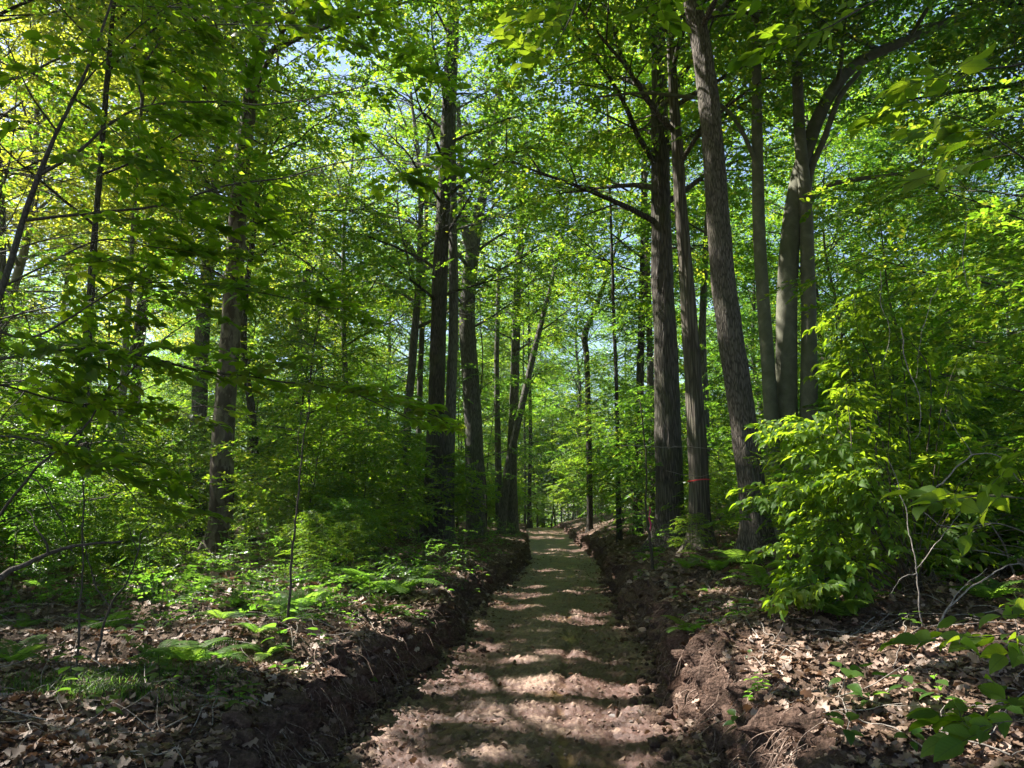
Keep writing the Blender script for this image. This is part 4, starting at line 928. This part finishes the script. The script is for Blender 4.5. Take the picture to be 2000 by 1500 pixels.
# grass tufts at lower left
n = 5200; px_ = rg.uniform(-3.3, -2.0, n)+rg.normal(size=n)*.2; py_ = rg.uniform(4.3, 5.3, n)
kk = noise(px_*1.6, py_*1.6, 3.)+.25*rg.normal(size=n) > -.15; px_, py_ = px_[kk], py_[kk]; n = len(px_)
az = rg.random(n)*6.28; l = rg.uniform(.05, .16, n); tt = np.linspace(0, 1, 5); gzv = ground_h(px_, py_)
cen = np.stack([px_[:, None]+np.cos(az)[:, None]*l[:, None]*tt**2*.7, py_[:, None]+np.sin(az)[:, None]*l[:, None]*tt**2*.7, gzv[:, None]-.01+l[:, None]*(tt-.35*tt**3)], -1)
wd = (.0035*(1-tt)+.0004)[None, :, None]*np.stack([-np.sin(az), np.cos(az), 0*az], 1)[:, None]
V = np.concatenate([cen+wd, cen-wd], 1); j = np.arange(4); f = np.stack([j, j+1, 5+j+1, 5+j], 1)
tag(obj('grass', mesh('grass', V.reshape(-1, 3), (f[None]+(np.arange(n)*10)[:, None, None]).reshape(-1, 4), M_grass, attrs={'rnd': np.repeat(rg.random(n), 10)})), 'dark thin grass in the lower left corner', 'grass', kind='stuff')

# leaf litter
def litter(n, y0, y1, pw, templ, smin, smax, seed, track=False):
    r = np.random.default_rng(seed); y = y0+(y1-y0)*r.random(n)**pw; side = np.where(r.random(n) < .5, -1., 1.)
    if track: q_ = r.uniform(-1, 1, n); x = cx(y)+np.sign(q_)*np.abs(q_)**.45*HW
    else: x = cx(y)+side*(HW-.08+r.random(n)**1.25*(3.3+y*.62))
    z = ground_h(x, y)
    e = .05; nx = -(ground_h(x+e, y)-ground_h(x-e, y))/(2*e); ny = -(ground_h(x, y+e)-ground_h(x, y-e))/(2*e)
    nn = np.stack([np.clip(nx, -1, 1), np.clip(ny, -1, 1), np.ones(n)], 1)+r.normal(size=(n, 3))*.42
    a = r.random(n)*6.28; D = np.stack([np.cos(a), np.sin(a), r.normal(size=n)*.3], 1)
    sz = r.uniform(smin, smax, n); fl = r.random(n) < .35; Mx = frames(D, nn); Mx[fl, :, 2] *= -1; Mx[fl, :, 1] *= -1
    P = np.stack([x, y, z+.006+r.random(n)*.022], 1)-Mx[:, :, 0]*(sz*.5)[:, None]
    P[:, 2] = np.maximum(P[:, 2], ground_h(P[:, 0], P[:, 1])+.002)
    return P, Mx, sz, r
OAK = [leaf_oak(i, .35) for i in range(8)]; PLN = [leaf_plainded(i) for i in range(8)]
for nm, a in (('near', (30000, 3.2, 10, 1.4, OAK, .035, .105, 1)), ('small', (52000, 3.2, 14, 1.5, PLN, .015, .07, 2)), ('far', (26000, 10, 48, 1.5, PLN, .08, .16, 3))):
    P, Mx, sz, r = litter(*a); V, Fq, R_, uv = inst(a[4], P, Mx, sz, r)
    tag(obj('leaf_litter', mesh('leaf_litter', V, Fq, M_dead, attrs={'rnd': R_})), {'near': 'broad curled dead leaves carpeting the banks', 'small': 'small dead leaf scraps between the broad dead leaves', 'far': 'dead leaves lying further back under the trees'}[nm], 'leaf litter', kind='stuff')
P, Mx, sz, r = litter(2600, 4, 30, 1.6, PLN, .015, .075, 4, True); V, Fq, R_, uv = inst(PLN, P, Mx, sz, r)
tag(obj('leaf_litter', mesh('leaf_litter', V, Fq, M_dead, attrs={'rnd': R_})), 'few dead leaves scattered on the muddy track', 'leaf litter', kind='stuff')

# twigs in the litter
mb = MB(); r = np.random.default_rng(9)
for i in range(1000):
    side = -1 if r.random() < .5 else 1; y = 3.6+11*r.random()**1.3; x = float(cx(y))+side*(HW+.35+r.random()**1.2*5); a = r.random()*6.28; l = r.uniform(.12, .6); q = []
    for k in range(5): q.append([x+math.cos(a)*l*k/4+r.normal()*.012, y+math.sin(a)*l*k/4+r.normal()*.012, 0])
    q = np.array(q); q[:, 2] = ground_h(q[:, 0], q[:, 1])+.015+r.random()*.03+np.linspace(0, r.random()*.12, 5); mb.tube(smooth_path(q, 8), np.linspace(r.uniform(.002, .006), .0015, 8), 4)
tag(mb.build('litter_twigs', B_pale), 'thin dead twigs strewn through the leaf litter', 'twigs', kind='stuff')

# roots torn out of the banks
for side, lab in ((-1, 'fine torn roots hanging from the cut left bank'), (1, 'fine torn roots hanging from the cut right bank')):
    mb = MB(); r = np.random.default_rng(50+side)
    for i in range(1500):
        y = 4.0+20*r.random()**1.8; hw = float(hwid(y, side)); e = r.uniform(.08, .36); x = float(cx(y))+side*(hw+e); z = gz(x, y)
        l = r.uniform(.12, .5); q = [np.array([x+side*.05, y, z-.01])]; d = np.array([-side*r.uniform(.6, 1.5), r.normal()*.9, r.uniform(-.2, .7)])
        for k in range(6):
            d = d+np.array([r.normal()*.3, r.normal()*.5, -.38]); d /= np.linalg.norm(d); q.append(q[-1]+d*l/6)
        q = smooth_path(np.array(q), 12); q[:, 2] = np.maximum(q[:, 2], float(zc(y))-.01)
        mb.tube(q, np.linspace(r.uniform(.002, .0065)*(2 if r.random() < .1 else 1), .0008, 12), 4)
    tag(mb.build('bank_roots', B_root), lab, 'roots', kind='stuff')
def root_px(label, pts_, r0):
    P = np.array([gpt(a, b) for a, b in pts_]); P = smooth_path(P, 30); P[:, 2] = np.maximum(P[:, 2], ground_h(P[:, 0], P[:, 1]))+.012; mb = MB(); mb.tube(P-P[0], np.linspace(r0, r0*.4, 30), 7, .001, 30, 1); o = mb.build('exposed_root', B_root); o.location = tuple(P[0]); tag(o, label, 'root', 'thicker roots lying bare on the banks')
root_px('long looping root at the foot of the left bank', [(570,1490),(600,1450),(630,1440),(632,1420)], .007)
root_px('pale root lying on the mud at the bottom left of the track', [(650,1490),(680,1475),(700,1462)], .016)
root_px('thin root running down the face of the right bank', [(1378,1360),(1376,1400),(1372,1425)], .006)
# clods along the foot of the banks and over the track
r = np.random.default_rng(31); n = 2600; yy = 4+18*r.random(n)**1.7; sd = np.where(r.random(n) < .5, -1., 1.); hwv = np.where(sd < 0, hwid(yy, -1), hwid(yy, 1)); xx = cx(yy)+sd*(hwv+r.normal(size=n)*.13-.03+.12*(r.random(n) < .4))
ico = []
for a in range(3):
    q = np.array([[x, y, z] for x in (-1, 0, 1) for y in (-1, 0, 1) for z in (-1, 0, 1) if (x, y, z) != (0, 0, 0)], float)
import bmesh
bm = bmesh.new(); bmesh.ops.create_icosphere(bm, subdivisions=2, radius=1); cv = np.array([v.co[:] for v in bm.verts]); cf = np.array([[v.index for v in f.verts] for f in bm.faces]); bm.free()
CL = []
for s in range(6):
    CL.append((cv*(1+.35*fbm(cv[:, 0]*1.5+s*7, cv[:, 1]*1.5, cv[:, 2]*1.5, 3))[:, None]*np.array([1, 1, .7]), cf))
zz = ground_h(xx, yy); az = r.random(n)*6.28; D = np.stack([np.cos(az), np.sin(az), r.normal(size=n)*.2], 1)
szs = .008+.06*r.random(n)**3.5
V, Fq, R_, uv = inst(CL, np.stack([xx, yy, zz+szs*.3], 1), frames(D, np.tile([0, 0, 1.], (n, 1))), szs, r)
m2 = 9000; y2 = 4+14*r.random(m2)**1.6; x2 = cx(y2)+r.uniform(-1, 1, m2)*HW; k2 = noise(x2*2.2, y2*2.2, 11.)+.3*r.normal(size=m2) > .05; x2, y2 = x2[k2], y2[k2]; m2 = len(x2)
s2 = .003+.013*r.random(m2)**3; a2 = r.random(m2)*6.28; D2 = np.stack([np.cos(a2), np.sin(a2), r.normal(size=m2)*.2], 1)
V2, F2, R2, uv2 = inst(CL, np.stack([x2, y2, ground_h(x2, y2)+s2*.2], 1), frames(D2, np.tile([0, 0, 1.], (m2, 1))), s2, r)
tag(obj('mud_crumbs', mesh('mud_crumbs', V2, F2, M_mud, attrs={'high': np.full(len(V2), .4), 'clay': np.zeros(len(V2))})), 'small crumbs of dried mud scattered over the track', 'mud crumbs', kind='stuff')
tag(obj('loose_earth', mesh('loose_earth', V, Fq, M_soil, attrs={'bank': np.ones(len(V))})), 'crumbled earth clods along the foot of both banks', 'earth clods', kind='stuff')
# the air between the trees
hm, ht = M('forest_air'); hn = N(ht); pv = hn.new('VolumePrincipled', {'Color': (.82, .9, 1., 1), 'Density': .0005, 'Anisotropy': .3})
hn.t.links.new(pv.outputs[0], hn.new('OutputMaterial').inputs[1])
bx = np.array([[x, y, z] for x in (-230, 230) for y in (-45, 215) for z in (-8, 48)], float)
tag(obj('haze', mesh('haze', bx, np.array([[0, 1, 3, 2], [4, 6, 7, 5], [0, 4, 5, 1], [2, 3, 7, 6], [0, 2, 6, 4], [1, 5, 7, 3]]), hm, smooth=False)), 'faint pale haze in the air between the far trees', 'haze', kind='stuff')
print('unique', NU, 'leaves', LC_, 'objects', len(bpy.data.objects), 'verts', sum(len(m.vertices) for m in bpy.data.meshes))
